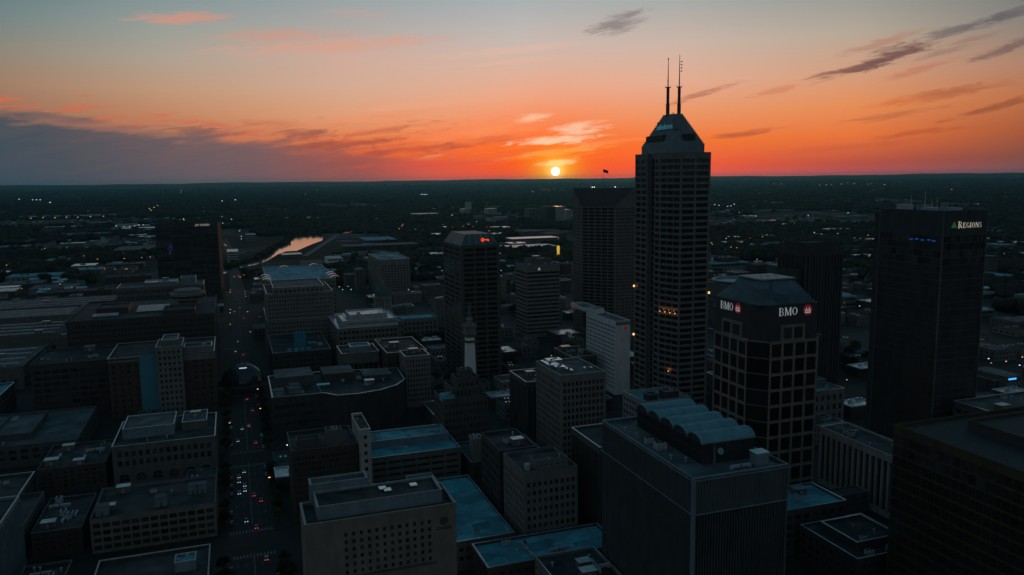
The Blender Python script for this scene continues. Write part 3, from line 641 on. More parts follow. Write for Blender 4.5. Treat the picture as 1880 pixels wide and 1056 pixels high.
def bank_tower():            # dark tower with pale window grids, cut corners and a hipped roof
    x0, x1, y0, y1, h = 238., 277., 320., 364., 91.
    org = (257, 342); root = empty('office_tower', (*org, 0), 'dark tower with pale square window grid, hipped roof, lit white letters and red disc', 'tower'); FOOT.append((x0-3,x1+3,y0-3,y1+3))
    poly = [(x0+7,y0),(x1-3,y0),(x1,y0+4),(x1,y1-9),(x1-7,y1),(x0+7,y1),(x0,y1-6),(x0,y0+9)]; wins = []
    f = dict(r=11, w=.82, h=.82, d=.5, sill=.5)
    shell(root, poly, 0, h, M['tan'], M['roof'], {0: dict(c=4, m=(.5,.5,2,.5), **f), 6: dict(c=4, m=(.5,.5,2,.5), **f), 7: dict(c=1, w=.98, h=.96, r=11, d=.3, m=(0,0,2,.3)), 1: dict(c=1, w=.98, h=.96, r=11, d=.3, m=(0,0,2,.3))}, org, M['tan'], .3, wins=wins)
    place_windows(root, wins, M['glassd'], 0, 100, 8)
    ins = lambda t: [(x0+7+t*.2,y0+t),(x1-3-t*.2,y0+t),(x1-t,y0+4+t*.2),(x1-t,y1-9),(x1-7,y1-t),(x0+7,y1-t),(x0+t,y1-6),(x0+t,y0+9+t*.2)]
    L = lambda P_: [(p[0]-org[0], p[1]-org[1]) for p in P_]
    b = MB(); b.prism(L(ins(1.2)), h-.2, 109); b.build('crown_storeys', M['black'], root)
    for (fx0, fx1, fy, rot) in (('E',0,0,0), ('S',0,0,0)): pass
    e = MB(); wn = []                     # two-bay grid rising above each face
    facade(e, (251.5,y0+.02), (265.5,y0+.02), h-.1, h+8, dict(c=2, r=1, w=.82, h=.78, m=(.6,.6,.3,.5), d=.5), wn, org); e.quad((251.5-257,y0-342,h+8),(265.5-257,y0-342,h+8),(265.5-257,y0+2-342,h+8),(251.5-257,y0+2-342,h+8))
    for xx in (251.5, 265.5): e.quad((xx-257,y0-342,h),(xx-257,y0+2-342,h),(xx-257,y0+2-342,h+8),(xx-257,y0-342,h+8))
    facade(e, (x0+.02,351), (x0+.02,334), h-.1, h+8, dict(c=2, r=1, w=.82, h=.78, m=(.6,.6,.3,.5), d=.5), wn, org); e.quad((x0-257,351-342,h+8),(x0-257,334-342,h+8),(x0+2-257,334-342,h+8),(x0+2-257,351-342,h+8))
    for yy in (351, 334): e.quad((x0-257,yy-342,h),(x0+2-257,yy-342,h),(x0+2-257,yy-342,h+8),(x0-257,yy-342,h+8))
    e.build('raised_window_bay', M['tan'], root); place_windows(root, wn, M['glass'], 0, 20, 2)
    z0, z1 = 109.02, 120.; b = MB(); P0 = L([(x0+3,y0+3),(x1-3,y0+3),(x1-3,y1-3),(x0+3,y1-3)]); P1 = L([(250,334),(268,334),(268,352),(250,352)])
    for i in range(4):
        j = (i+1)%4; b.quad((*P0[i],z0),(*P0[j],z0),(*P1[j],z1),(*P1[i],z1))
    b.build('hipped_roof', mat('hip_roof_metal', (.075,.105,.125), rough=.6), root)
    t = MB(); t.box(P1[0][0]-1.2,P1[0][1]-1.2,z1-.2,P1[2][0]+1.2,P1[2][1]+1.2,z1+.5); t.build('roof_deck', M['teal'], root)
    for i in range(6): inst('roof_vent', unit_mesh('vent'), root, (P1[0][0]+2+i*2.6, P1[0][1]+3+(i*5)%9, z1+.5)).scale = (.6,.6,.5)
    serif('BMO', 4.0, M['sign'], root, (250.6-257, y0+.95-342, 103.6), 0)
    serif('BMO', 4.0, M['sign'], root, (x0+.95-257, 353.5-342, 103.6), SOUTH)
    for face in ('e', 's'):               # red disc with a white three-barred crown mark
        d = MB(); n = 20
        cx, cz = (267.6, 105.6) if face == 'e' else (338.6, 105.6)
        W_ = (lambda a, z, o: (a-257, y0+1.1-o-342, z)) if face == 'e' else (lambda a, z, o: (x0+1.1-o-257, a-342, z))
        sg = 1 if face == 'e' else -1
        d.quad(*[W_(cx+sg*2.7*math.cos(2*math.pi*i/n), cz+2.7*math.sin(2*math.pi*i/n), .05) for i in range(n)])
        disc_ = d.build('emblem_disc', M['signr'], root)
        m = MB(); Q = lambda pts: m.quad(*[W_(cx+sg*a, cz+z, .2) for a, z in pts])
        Q([(-1.7,-1.5),(1.7,-1.5),(1.7,-.8),(-1.7,-.8)]); Q([(-1.7,-.6),(-1.1,-.6),(-1.1,.6),(-1.7,.2)]); Q([(1.1,-.6),(1.7,-.6),(1.7,.2),(1.1,.6)])
        Q([(-1.1,.6),(-.85,1.7),(-.5,.5),(-.8,-.2)]); Q([(-.5,.5),(0,-.3),(0,-.6),(-.8,-.2)]); Q([(0,-.6),(0,-.3),(.5,.5),(.8,-.2)]); Q([(.5,.5),(.85,1.7),(1.1,.6),(.8,-.2)])
        m.build('emblem_mark', M['sign'], disc_)
    for (x, y) in ((x0-1.2,y1-5),(x1+1,y0+5),(x0-1,y0+9)):
        b = MB(); b.box(-.1,-1.5,-.1,.1,1.5,.1); b.box(-.5,-1.7,-.25,.5,1.7,-.1); b.build('window_cleaning_arm', M['metal'], root, (x-257, y-342, h+1))
    for (x, y) in ((x0+2.2, y1-4), (x1-1.5, y0+8)):
        b = MB(); b.box(-1.5,-.15,-.1,1.5,.15,.1); b.box(-1.5,-.15,.7,1.5,.15,.85); b.build('window_cleaning_arm', M['metal'], root, (x-257, y-342, 104))
bank_tower()

def glass_tower():
    x0, x1, y0, y1, h = 324., 352., 295., 335., 154.
    r_ = bld('glass_tower', 'black glass tower with lit cream lettering and green triangle', 'tower', x0, x1, y0, y1, h, 'curtain', 'rooft',
        E=G(10,38,.96,.88,(.2,.2,3,12), d=.08), S=G(14,38,.96,.88,(.2,.2,3,12), d=.08), glass='glass', units=0, cop='copd', par=1.6,
        tiers=[(x0+3,x1-3,y1,y1+7,h-2,'curtain','roof',None,None,None)])
    ox, oy = (x0+x1)/2, (y0+y1)/2
    for i, z in enumerate(range(20, 140, 20)):
        b = MB(); b.box(x0-ox-.06,y0-oy-.06,z,x1-ox+.06,y1-oy+.06,z+.5); b.build('belt_course', M['dmetal'], r_)
    for (a, b_) in ((x0,y0),(x1,y0),(x0,y1)):
        b = MB(); b.box(a-ox-.3,b_-oy-.3,0,a-ox+.3,b_-oy+.3,h); b.build('corner_trim', M['copd'], r_)
    serif('R', 3.3, M['signc'], r_, (x0+9.1-ox, y0-.35-oy, 145.5), 0)
    serif('EGIONS', 2.55, M['signc'], r_, (x0+12.2-ox, y0-.35-oy, 145.6), 0)
    t = MB(); gx, gz = x0+6.4-ox, 146.4
    for (w, z0, z1_) in ((1,0,1),): 
        t.quad((gx-1.9,y0-.35-oy,gz-.6),(gx+1.9,y0-.35-oy,gz-.6),(gx,y0-.35-oy,gz+2.6))
    t.build('green_triangle', M['signg'], r_)
    for i, yy in enumerate((300, 303, 307, 310.5, 314)):
        b = MB(); b.box(-.1,-1.1,-.3,.02,1.1,.35); b.build('lit_window', M['blue'], r_, (x0-ox-.05, yy-oy, 139.3+(i%2)*.3))
    for (x, y, w, d, hh, k) in ((330,325,5,6,4,'metal'),(334,312,8,5,2.6,'metal'),(340,322,6,5,3.4,'teal'),(346,310,4,8,2.2,'metal'),(333,304,3,3,3,'teal')):
        b = MB(); b.box(-w/2,-d/2,0,w/2,d/2,hh); b.box(-w/2-.15,-d/2-.15,hh,w/2+.15,d/2+.15,hh+.2); b.build('plant_housing', M[k], r_, (x-ox,y-oy,h-1.6))
    for (x, y, z) in ((329,320,9),(336,318,11),(342,316,8),(331,309,7)):
        b = MB(); b.bar((0,0,0),(0,0,z),.22,5,.08); b.bar((-.9,0,z*.7),(.9,0,z*.7),.1,4); b.build('roof_antenna', M['metal'], r_, (x-ox,y-oy,h-1.6))
    t = MB()
    for i in range(4): t.bar((i*1.3,0,0),(i*1.3+1.3,0,3.5),.1,4); t.bar((i*1.3+1.3,0,0),(i*1.3,0,3.5),.1,4)
    t.build('roof_crane', M['metal'], r_, (340-ox,312-oy,h))
glass_tower()

def ribbed_tower():
    x0, x1, y0, y1, h = 136., 173., 214., 282., 75.
    org = (154.5, 248); root = empty('office_tower', (*org, 0), 'nearest tower with thin vertical ribs and five barrel vaults on its roof', 'tower'); FOOT.append((x0-3,x1+3,y0-3,y1+3))
    wins = []
    shell(root, rect(x0,x1,y0,y1), 0, h, M['ribbed'], M['roof2'], {0: G(33,1,.72,1,(.9,.9,3,12), d=.35, fin=(.38,.16,33), finz=(3,h-.2)), 3: G(60,1,.72,1,(.9,.9,3,12), d=.35, fin=(.38,.16,60), finz=(3,h-.2)), 1: G(60,1,.72,1,(.9,.9,3,12), d=.35)}, org, M['bluegrey'], 1.2, wins=wins, th=.6)
    place_windows(root, wins, M['glassd'], 0, 100, 9)
    b = MB()
    for z in (h-12.4, h-.9): b.box(x0-org[0]-.45,y0-org[1]-.45,z,x1-org[0]+.45,y0-org[1]-.05,z+.4); b.box(x0-org[0]-.45,y0-org[1]-.05,z,x0-org[0]-.05,y1-org[1]+.4,z+.4)
    b.build('belt_course', M['bluegrey'], root)
    b = MB(); b.box(x0-org[0]-.6,y0-org[1]-.6,0,x0-org[0]+.5,y0-org[1]+.5,h); b.build('corner_pier', M['bluegrey'], root)
    X0, X1 = 147-org[0], 169-org[0]; n = 5; Y0, per = 227-org[1], 9.4
    b = MB(); b.box(X0+.6,Y0+.3,h-1.2,X1-.6,Y0+n*per-.3,h+5.8)
    for i in range(60):
        y = Y0+.4+i*(n*per-.8)/59; b.box(X0+.35,y-.09,h-1.2,X0+.6,y+.09,h+6.2)
    for i in range(26):
        x = X0+.7+i*(X1-X0-1.4)/25; b.box(x-.09,Y0+.05,h-1.2,x+.09,Y0+.3,h+6.2)
    for z in (h+2.6, h+5.7): b.box(X0+.25,Y0-.02,z,X0+.6,Y0+n*per,z+.25); b.box(X0+.25,Y0-.05,z,X1-.4,Y0+.3,z+.25)
    b.build('penthouse', M['dmetal'], root)
    for i in range(n):
        v = MB(); yc = Y0+per*(i+.5); rr = per/2-.15; k = 14; z0 = h+6.0; hh = 2.9
        arc = [(yc+rr*math.cos(math.pi*j/k), z0+hh*math.sin(math.pi*j/k)) for j in range(k+1)]
        for (a, c) in zip(arc, arc[1:]): v.quad((X0,a[0],a[1]),(X0,c[0],c[1]),(X1,c[0],c[1]),(X1,a[0],a[1])); v.quad((X0,a[0],a[1]-.35),(X0,a[0],a[1]),(X0,c[0],c[1]),(X0,c[0],c[1]-.35))
        for s in range(12):                    # standing seams
            xs = X0+1+s*(X1-X0-2)/11
            for (a, c) in zip(arc, arc[1:]): v.quad((xs-.06,a[0]*1.0,a[1]+.06),(xs-.06,c[0],c[1]+.06),(xs+.06,c[0],c[1]+.06),(xs+.06,a[0],a[1]+.06))
        vo = v.build('barrel_vault', M['teal'], root)
        for s in range(5):
            xs = X0+2+s*(X1-X0-4)/4; rb_ = MB()
            for (a, c) in zip(arc, arc[1:]): rb_.quad((xs-.12,a[0],a[1]+.12),(xs-.12,c[0],c[1]+.12),(xs+.12,c[0],c[1]+.12),(xs+.12,a[0],a[1]+.12))
            rb_.build('vault_rib', M['bluegrey'], vo)
        e = MB(); e.quad(*[(X0+.5,p[0],p[1]-.2) for p in arc][::-1]); e.quad(*[(X1-.5,p[0],p[1]-.2) for p in arc]); e.build('vault_end', M['curtain'], vo)
    c_ = MB(); c_.box(-2.4,-2,0,2.4,2,4.6); c_.mi = 1; c_.box(-2.6,-2.2,4.6,2.6,2.2,4.9); c_.build('plant_housing', [M['bluegrey'], M['white']], root, (165.8-org[0], 220.5-org[1], h-1.2))
    d = MB(); d.lathe([(.1,0),(1.0,.15),(1.2,.45)], n=16); d.bar((0,0,-1.5),(0,0,.1),.12,6); o = d.build('satellite_dish', M['teal'], root, (153.5-org[0], 225.6-org[1], h+3.4)); o.rotation_euler = (1.2,0,0)
    for (x, y) in ((140,270),(141,262),(143,244),(140.5,236),(144,232)): inst('roof_vent', unit_mesh('vent'), root, (x-org[0], y-org[1], h-1.2))
    inst('air_conditioner', unit_mesh('ac'), root, (142.5-org[0], 247-org[1], h-1.2)).scale = (1.2,1.6,1.2)
    inst('air_conditioner', unit_mesh('ac'), root, (141.8-org[0], 254-org[1], h-1.2)).scale = (.9,.9,1)
    inst('roof_duct', unit_mesh('duct'), root, (158-org[0], 220-org[1], h-1.2))
    w = MB()
    for q in range(24):
        t0, t1 = 2*math.pi*q/24, 2*math.pi*(q+1)/24; w.bar((1.6*math.cos(t0),1.6*math.sin(t0),.2),(1.6*math.cos(t1),1.6*math.sin(t1),.2),.08,4)
    w.build('hose_reel_ring', M['coping'], root, (170-org[0], 217.6-org[1], h-1.2))
    ld = MB(); 
    for s in (-.35,.35): ld.bar((s,0,0),(s,0,6.5),.06,4)
    for q in range(12): ld.bar((-.35,0,.5+q*.5),(.35,0,.5+q*.5),.04,4)
    ld.build('ladder', M['metal'], root, (152-org[0], 226.6-org[1], h-1.2))
ribbed_tower()

# ------------------------------------------------------------------ right of the avenue, far to near
bld('office_block', 'mid-rise office with pale horizontal bands and small white triangle emblem', 'office block', 295,334,800,835,80,'limestone','roof2', E=G(1,16,.985,.5,(.2,.2,3,7)), S=G(1,16,.985,.5,(.2,.2,3,7)), tiers=[(303,328,808,828,85,'grey','roof2',None,None,None)], units=6, cop='concrete')
t_ = MB(); t_.quad((310-314.5-1.7,800-.2-817.5,74),(310-314.5+1.7,800-.2-817.5,74),(310-314.5,800-.2-817.5,77.2)); t_.build('triangle_emblem', M['sign'], bpy.data.objects['office_block'])
bld('state_office', 'square-windowed government office block behind the green dome', 'office block', 202,247,1175,1285,56,'limestone','rooft', E=G(9,11,.6,.5,(1.5,1.5,3,8)), S=G(18,11,.5,.5,(1,1,3,4)), units=5)
bld('slab_hotel', 'white slab hotel with a grid of balconies and red emblem on its end wall', 'hotel', 280,293,557,612,60,'white','roof2', E=None, S=G(20,15,.7,.55,(1,1,4,4)), N=G(20,15,.7,.55,(1,1,4,4)), units=3,
    tiers=[(281.5,291.5,612,616,57,'darkc','roof',None,None,None),(280,293,616,645,62,'white','roof2',None,G(10,16,.7,.55,(1,1,4,4)),None),(282,291,600,612,63,'white','roof2',None,None,None)])
_h = bpy.data.objects['slab_hotel']
_b = MB(); _b.quad(*[(286.5+2.2-286.5+1.35*math.cos(i*math.pi/8), 557-.15-584.5, 53.5+1.35*math.sin(i*math.pi/8)) for i in range(16)]); _b.build('red_emblem', M['signr'], _h)
_b = MB(); _b.box(280-286.5-.15, 634-584.5, 57.2, 280-286.5-.02, 641-584.5, 58.6); _b.build('red_sign', M['signr'], _h)
_b = MB()
for i in range(9): _b.box(280.6+i*1.4-286.5, 557-.1-584.5, 56.5, 281.5+i*1.4-286.5, 557-.02-584.5, 59)
_b.build('top_louvres', M['dmetal'], _h)
bld('low_block', 'dark flat-roofed block in front of the white slab hotel', 'building', 250,272,574,612,30,'darkc','roof', E=G(7,6,.6,.5), S=G(9,6,.6,.5), units=4)
bld('stepped_tower', 'very dark ribbed tower with stepped shoulders left of the glass tower', 'tower', 422,459,511,545,112,'black','roof', E=G(12,1,.55,1,(1,1,3,3), d=.5), S=G(12,1,.55,1,(1,1,3,3), d=.5), units=3, cop='black',
    tiers=[(426,455,516,541,119,'black','roof',None,None,None),(417,422,515,541,98,'black','roof',None,None,None),(410,417,518,540,70,'brown','roof',G(3,12),None,None)])
_r = bld('round_roof_hall', 'broad pale hall with a pale blue curved roof rim behind the twin-mast tower', 'building', 536,596,777,835,47,'grey','roof', E=G(18,3,.4,.5,(2,2,12,14)), S=G(14,3,.4,.5,(2,2,12,14)), units=3)
_b = MB(); _b.lathe([(27,47.3),(29,48.2),(29,50),(25.5,50),(25.5,48)], 0, 0, 40); _b.build('roof_rim', M['teal'], _r)
bld('court_building', 'wide stone office with a pale blue roof between two dark towers', 'building', 330,392,430,505,26,'limestone','rooft', E=G(12,3,.45,.55), S=G(16,3,.45,.55), units=6, tiers=[(338,384,440,495,31,'grey','rooft',None,None,None)])
bld('colonnade_building', 'low building with tall white columns and a bright roof edge', 'building', 303,322,283,350,33,'pale','roof2', S=G(16,1,.66,1,(.8,.8,3,4), d=1.2), E=G(5,1,.66,1,(.8,.8,3,4), d=1.2), units=3, cop='white')
bld('bronze_tower', 'near-black bronze glass tower filling the lower right corner', 'tower', 239,330,140,235,75,'gold','black', E=G(26,16,.93,.8,(.5,.5,3,3), d=.06), S=G(28,16,.93,.8,(.5,.5,3,3), d=.06), glass='glass', units=6, cop='gold', tiers=[(262,320,165,222,78,'black','black',None,None,None)])
bld('office_block', 'grey-roofed block with scattered plant boxes behind the bronze tower', 'office block', 333,420,262,291,60,'darkc','roof2', E=G(12,12,.6,.5), S=G(6,12,.6,.5), units=10)
bld('low_block', 'low block with a flat blue roof at the foot of the nearest tower', 'building', 222,262,283,307,22,'darkc','rooft', E=G(8,4), S=G(6,4), units=1)
bld('low_block', 'dark low block with a raised dark roof right of the nearest tower', 'building', 232,266,243,278,17,'brown','roof', E=G(8,3), S=G(8,3), units=4, tiers=[(238,260,250,272,20,'brown','roof',None,None,None)])
bld('low_block', 'small white-ribbed block low beside the nearest tower', 'building', 200,226,206,228,14,'pale','roof', S=G(10,1,.6,1,(.5,.5,2,2)), E=G(10,1,.6,1,(.5,.5,2,2)), units=3)
bld('low_block', 'concrete podium with terrace below the dark hipped-roof tower', 'building', 226,300,309,318,11,'concrete','roof2', E=G(14,2,.6,.4), units=2)
bld('stone_office', 'pale stone office with paired windows and bright white plant on its roof', 'office block', 169,197,404,443,62,'limestone','roof2', E=G(10,14,.62,.62,(1.2,1.2,4,3.5)), S=G(14,14,.55,.62,(1.2,1.2,4,3.5)), units=0, cop='pale')
_r = bpy.data.objects['stone_office']
for (x, y, w, d, hh, k) in ((-9,8,7,12,2.4,'sheen'),(-5,13,9,7,3.2,'sheen'),(-7,-1,6,6,2.2,'sheen'),(-4,-8,2.4,8,1.8,'sheen'),(8,-8,5,3,1.6,'sheen'),(-10,15,4,5,2,'sheen')):
    b = MB(); b.box(-w/2,-d/2,0,w/2,d/2,hh); b.mi = 1
    for i in range(3): b.lathe([(.7,hh),(.7,hh+.4),(.5,hh+.4)], -w/4+i*w/4, (i-1)*d/4, 10)
    b.build('plant_housing', [M[k], M['dmetal']], _r, (x,y,60.9))
bld('office_block', 'narrow dark office pressed against the left of the stone office', 'office block', 166,196,452,484,47,'darkc','roof', E=G(8,1,.6,1,(.5,.5,3,3)), S=G(9,1,.6,1,(.5,.5,3,3)), units=3)
bld('low_block', 'low block with a blue roof and brown penthouses below the twin-mast tower', 'building', 244,279,445,474,28,'pale','rooft', E=G(8,5,.6,.5), S=G(7,5,.6,.5), units=3, tiers=[(250,257,449,456,31,'brown','roof2',None,None,None),(262,272,448,457,32,'brown','roof',None,None,None)], par=1.6)
bld('ribbed_block', 'dark block with thin pale ribs half hidden by the nearest tower', 'office block', 152,190,318,350,50,'darkc','roof', E=G(16,1,.7,1,(.5,.5,3,3)), S=G(14,1,.7,1,(.5,.5,3,3), fin=(.3,.2,14)), units=3)
bld('apartment_house', 'narrow stone block with roof tank and small square windows', 'building', 116,142,320,349,42,'limestone','roof', E=G(9,9,.55,.55,(.8,.8,3,4)), S=G(9,9,.45,.55,(.8,.8,3,4)), units=2, tiers=[(123,139,324,332,45,'limestone','roof2',G(5,1,.3,.3,(1,1,.8,.8)),None,None)], cop='concrete')
inst('roof_tank', unit_mesh('tank'), bpy.data.objects['apartment_house'], (-9,-8,40.9))
bld('dark_block', 'black-walled block standing left behind the narrow stone block', 'building', 115,134,352,382,42,'black','roof', E=G(5,8,.5,.5), S=G(7,8,.5,.5), units=3, cop='copd')
bld('flat_roof_building', 'long low building with a blue-grey roof in the bottom centre', 'building', 90,150,293,316,15,'brown','rooft', E=G(16,3,.5,.5), S=G(6,3,.5,.5), units=4)
bld('flat_roof_building', 'low stone building with two blue skylights at the bottom edge', 'building', 108,134,258,286,20,'limestone','roof', E=G(10,4,.5,.5), S=G(10,4,.5,.5), units=4)
bld('flat_roof_building', 'low wide-roofed building right behind the tan blank-walled hotel', 'building', 78,112,322,398,14,'concrete','rooft', E=G(10,2,.6,.5), S=G(14,2,.6,.5), units=5, tiers=[(78,92,350,398,18,'bluegrey','rooft',None,None,None)])
_r = bld('blank_wall_hotel', 'big tan hotel with mostly blank wall, window block and round emblem', 'hotel', 18,74,281,302,50,'tan','roof', E=G(12,6,.42,.55,(13,9,28,4.5), skip=lambda j: False), S=None, units=0, cop='pale',
    tiers=[(23,70,286,301,54,'bluegrey','roof',None,None,None),(22,44,301,308,57,'bluegrey','roof2',None,None,None)])
ox, oy = 46, 291.5
_b = MB(); _b.quad(*[(69.2-ox+1.65*math.cos(i*math.pi/10), 281-.12-oy, 43.6+1.65*math.sin(i*math.pi/10)) for i in range(20)]); e_ = _b.build('round_emblem', M['black'], _r)
_b = MB()
for i in range(16):
    a, c = 2*math.pi*i/16, 2*math.pi*(i+1)/16; _b.quad(*[(69.2-ox+q*math.cos(t), 281-.2-oy, 43.6+q*math.sin(t)) for q, t in ((1.2,a),(1.35,a),(1.35,c),(1.2,c))])
_b.box(69.2-ox-.15,281-.2-oy,42.8,69.2-ox+.15,281-.15-oy,44.4); _b.build('emblem_ring', M['tan'], e_)
_b = MB(); _b.box(66.3-ox,281-.12-oy,41.0,72-ox,281-.02-oy,41.35); _b.box(66.3-ox,281-.12-oy,40.3,72-ox,281-.02-oy,40.65); _b.build('name_strip', M['black'], _r)
_b = MB(); _b.box(30-ox,281-.35-oy,27.3,66-ox,281-.02-oy,28.1); _b.build('ledge', M['darkc'], _r)
for (x, y) in ((49,305),(50.5,302.5),(61,304)):
    b = MB(); b.box(-1.4,-1.6,0,1.4,1.6,.5); b.build('skylight', M['sheen'], _r, (x-ox,y-oy-8,53.3)) 
bld('ornate_office', 'brown stone office with close-set centre windows beside the avenue', 'office block', 21,54,400,433,38,'brown','roof', E=G(18,11,.62,.62,(1,1,3,3)), N=None, S=G(12,11,.5,.55,(1,1,3,3)), units=3, cop='copd', tiers=[(24,36,404,410,42,'darkc','roof2',None,None,None),(39,47,404,412,45,'concrete','roof2',None,None,None)])
bld('slim_tower', 'slim pale tower with one column of windows against the parking garage', 'tower', 54.6,60,394,424,47,'pale','roof', E=G(1,10,.4,.5,(.6,.6,3,2)), S=G(8,1,.4,.5,(1,1,40,1.5)), units=1)
bld('parking_garage', 'open-sided parking garage with two long blue-grey roof strips', 'garage', 62,112,412,449,25,'concrete','rooft', E=G(6,6,.86,.42,(1,1,2,2), d=1.5), S=G(4,6,.86,.42,(1,1,2,2), d=1.5), units=1, tiers=[(62,110,430,448,28,'bluegrey','rooft',None,None,None)])
bld('flat_roof_building', 'pale-roofed low building right of the parking garage', 'building', 116,160,405,440,18,'brown','roof2', E=G(10,3,.5,.5), S=G(8,3,.5,.5), units=4, tiers=[(118,124,408,416,30,'limestone','copd' if False else 'roof2',None,None,None)])
bld('stepped_stone_tower', 'stepped stone tower standing in front of the white obelisk', 'tower', 112,140,449,472,42,'granite','roof', E=G(12,8,.5,.6), S=G(9,8,.5,.6), units=3, cop='copd',
    tiers=[(118,138,452,470,48,'granite','roof',G(8,1,.5,.6,(.5,.5,.8,1)),None,None),(122,136,454,468,53,'granite','roof',G(5,1,.5,.6,(.5,.5,.8,1)),None,None),(125,133,457,465,57,'granite','roof2',None,None,None)])
_b = MB(); _b.box(-4,-3,0,4,3,3.4); _b.box(-3.6,-2.6,3.4,-.4,2.6,3.9); _b.mi = 1; _b.box(.2,-2.6,3.4,3.6,2.6,4.2)
_b.build('plant_housing', [M['rooft'],M['sheen']], bpy.data.objects['stepped_stone_tower'], (-11+.6,-7.2,40.9))
bld('windowed_block', 'plain block with a regular grid of square windows below the key tower', 'building', 117,136,583,606,40,'limestone','roof', E=G(8,9,.5,.5), S=G(7,9,.5,.5), units=2)
bld('brick_block', 'brick block with a dark roof behind the plain square-windowed block', 'building', 108,140,610,668,38,'brick','roof', E=G(10,7,.5,.5), S=G(14,7,.5,.5), units=3)
bld('office_block', 'office with a blue curved canopy on its roof beside the brick block', 'office block', 76,106,635,668,35,'concrete','roof', E=G(7,1,.9,.5,(1,1,18,6)), S=G(8,7,.5,.5), units=3, tiers=[(84,100,640,655,39,'rooft','rooft',None,None,None)] if False else [(84,100,640,655,39,'bluegrey','rooft',None,None,None)])
bld('white_roof_office', 'stepped office with a gleaming white roof and overhanging beams', 'office block', 86,143,742,812,36,'limestone','roofw', E=G(14,6,.7,.5), S=G(14,6,.7,.5), units=2, tiers=[(92,144,752,800,41,'pale','roofw',G(24,1,.5,.4,(.5,.5,.8,1)),None,None),(100,136,760,792,45,'pale','roofw',None,None,None)], cop='white')
_r = bpy.data.objects['white_roof_office']
for i in range(6):
    b = MB(); b.box(-.35,-13,0,.35,13,.7); b.build('roof_beam', M['sheen'], _r, (-27+i*10.6, -12+ (i%2)*16, 36.6+ (4.5 if 0 < i < 5 else 0)))
bld('pier_hotel', 'tall hotel of many small windows with piered top beside the avenue', 'hotel', 26,94,816,900,36,'limestone','roof', E=G(22,7,.5,.5), S=G(26,7,.5,.5), units=0,
    tiers=[(27,92,818,896,62,'limestone','roof',G(24,6,.5,.5,(1,1,1,1.5)),G(24,6,.5,.5,(1,1,1,1.5)),None),(34,84,824,890,67,'limestone','roof2',G(11,1,.45,.9,(1,1,.5,1.2)),None,None)])
_r = bld('state_offices', 'wide government block with a blue roof and curved corner vents', 'office block', 34,112,960,1130,58,'limestone','rooft', E=G(26,10,.5,.5), S=G(40,10,.5,.5), units=4)
for i, (x, y) in enumerate(((-40,-80),(-40,-60),(-40,-35),(-12,60),(28,70),(38,-40),(38,-60),(38,-82))):
    b = MB()
    for k in range(8):
        a0, a1 = math.pi*k/8, math.pi*(k+1)/8; b.quad((6*math.cos(a0),-3,3.5*math.sin(a0)),(6*math.cos(a1),-3,3.5*math.sin(a1)),(6*math.cos(a1),3,3.5*math.sin(a1)),(6*math.cos(a0),3,3.5*math.sin(a0)))
    b.build('curved_vent', M['sheen'], _r, (x,y,57.2))
_r = bld('billboard_block', 'low dark block carrying a tall plain blue panel and a row of tanks', 'building', 26,76,712,800,24,'brown','roof', E=G(14,4,.5,.5), S=G(20,4,.5,.5), units=3)
_b = MB(); _b.box(46-51,728-756,22.9,56-51,731-756,38); _b.build('blue_panel', mat('blue_painted_panel', (.04,.22,.30)), _r)
for i in range(4):
    b = MB(); b.lathe([(1.9,0),(2.2,1.5),(1.9,3),(.5,3.4)], n=12); b.build('roof_tank', M['rooft'], _r, (41+i*5.4-51, 716-756, 22.9))
def mall():
    org = (70, 570); root = empty('shopping_centre', (*org, 0), 'dark shopping centre with curved blank front and bright roof edges', 'shopping centre')
    poly = [(18,546),(52,546),(60,536),(75,535),(90,539),(103,548),(112,562),(114,600),(60,610),(18,610)]; FOOT.append((16,116,533,612)); wins = []
    shell(root, poly, 0, 28, M['black'], M['roof'], {0: G(9,3,.85,.4,(1,1,6,4)), 9: G(12,4,.4,.5)}, org, M['coping'], 1.2, wins=wins, th=.6)
    place_windows(root, wins, M['glass'], 0, 100, 4)
    for (xa, xb_, ya, yb_, hh, k) in ((22,48,576,602,34,'darkc'),(56,78,580,604,32.5,'brown'),(19,26,547,554,32,'bluegrey'),(30,38,556,566,30,'bluegrey'),(84,104,572,592,30.5,'darkc')):
        b = MB(); b.box(xa-70,ya-570,26.8,xb_-70,yb_-570,hh); b.mi = 1; b.box(xa-70.3,ya-570.3,hh,xb_-69.7,yb_-569.7,hh+.4); b.build('penthouse', [M[k], M['roof2']], root)
    rooftop(root, 20, 60, 550, 605, 26.8, 7, 4, org); rooftop(root, 62, 100, 550, 600, 26.8, 5, 6, org)
    b = MB(); L_, W_ = 9., 3.; t = math.tan(R(10.5)); b.box(0,0,0,.01,.01,.01); b.quad((-L_/2,-W_/2,0),(L_/2,-W_/2,0),(L_/2,W_/2,W_*t),(-L_/2,W_/2,W_*t)); b.quad((-L_/2,W_/2,W_*t),(L_/2,W_/2,W_*t),(L_/2,W_/2,-2),(-L_/2,W_/2,-2)); b.quad((-L_/2,-W_/2,-2),(L_/2,-W_/2,-2),(L_/2,-W_/2,0),(-L_/2,-W_/2,0))
    b.build('tilted_skylight', mat('polished_metal', (.8,.8,.8), rough=.08, metal=1., var=.05), root, (54-70, 566-570, 29.0))
mall()

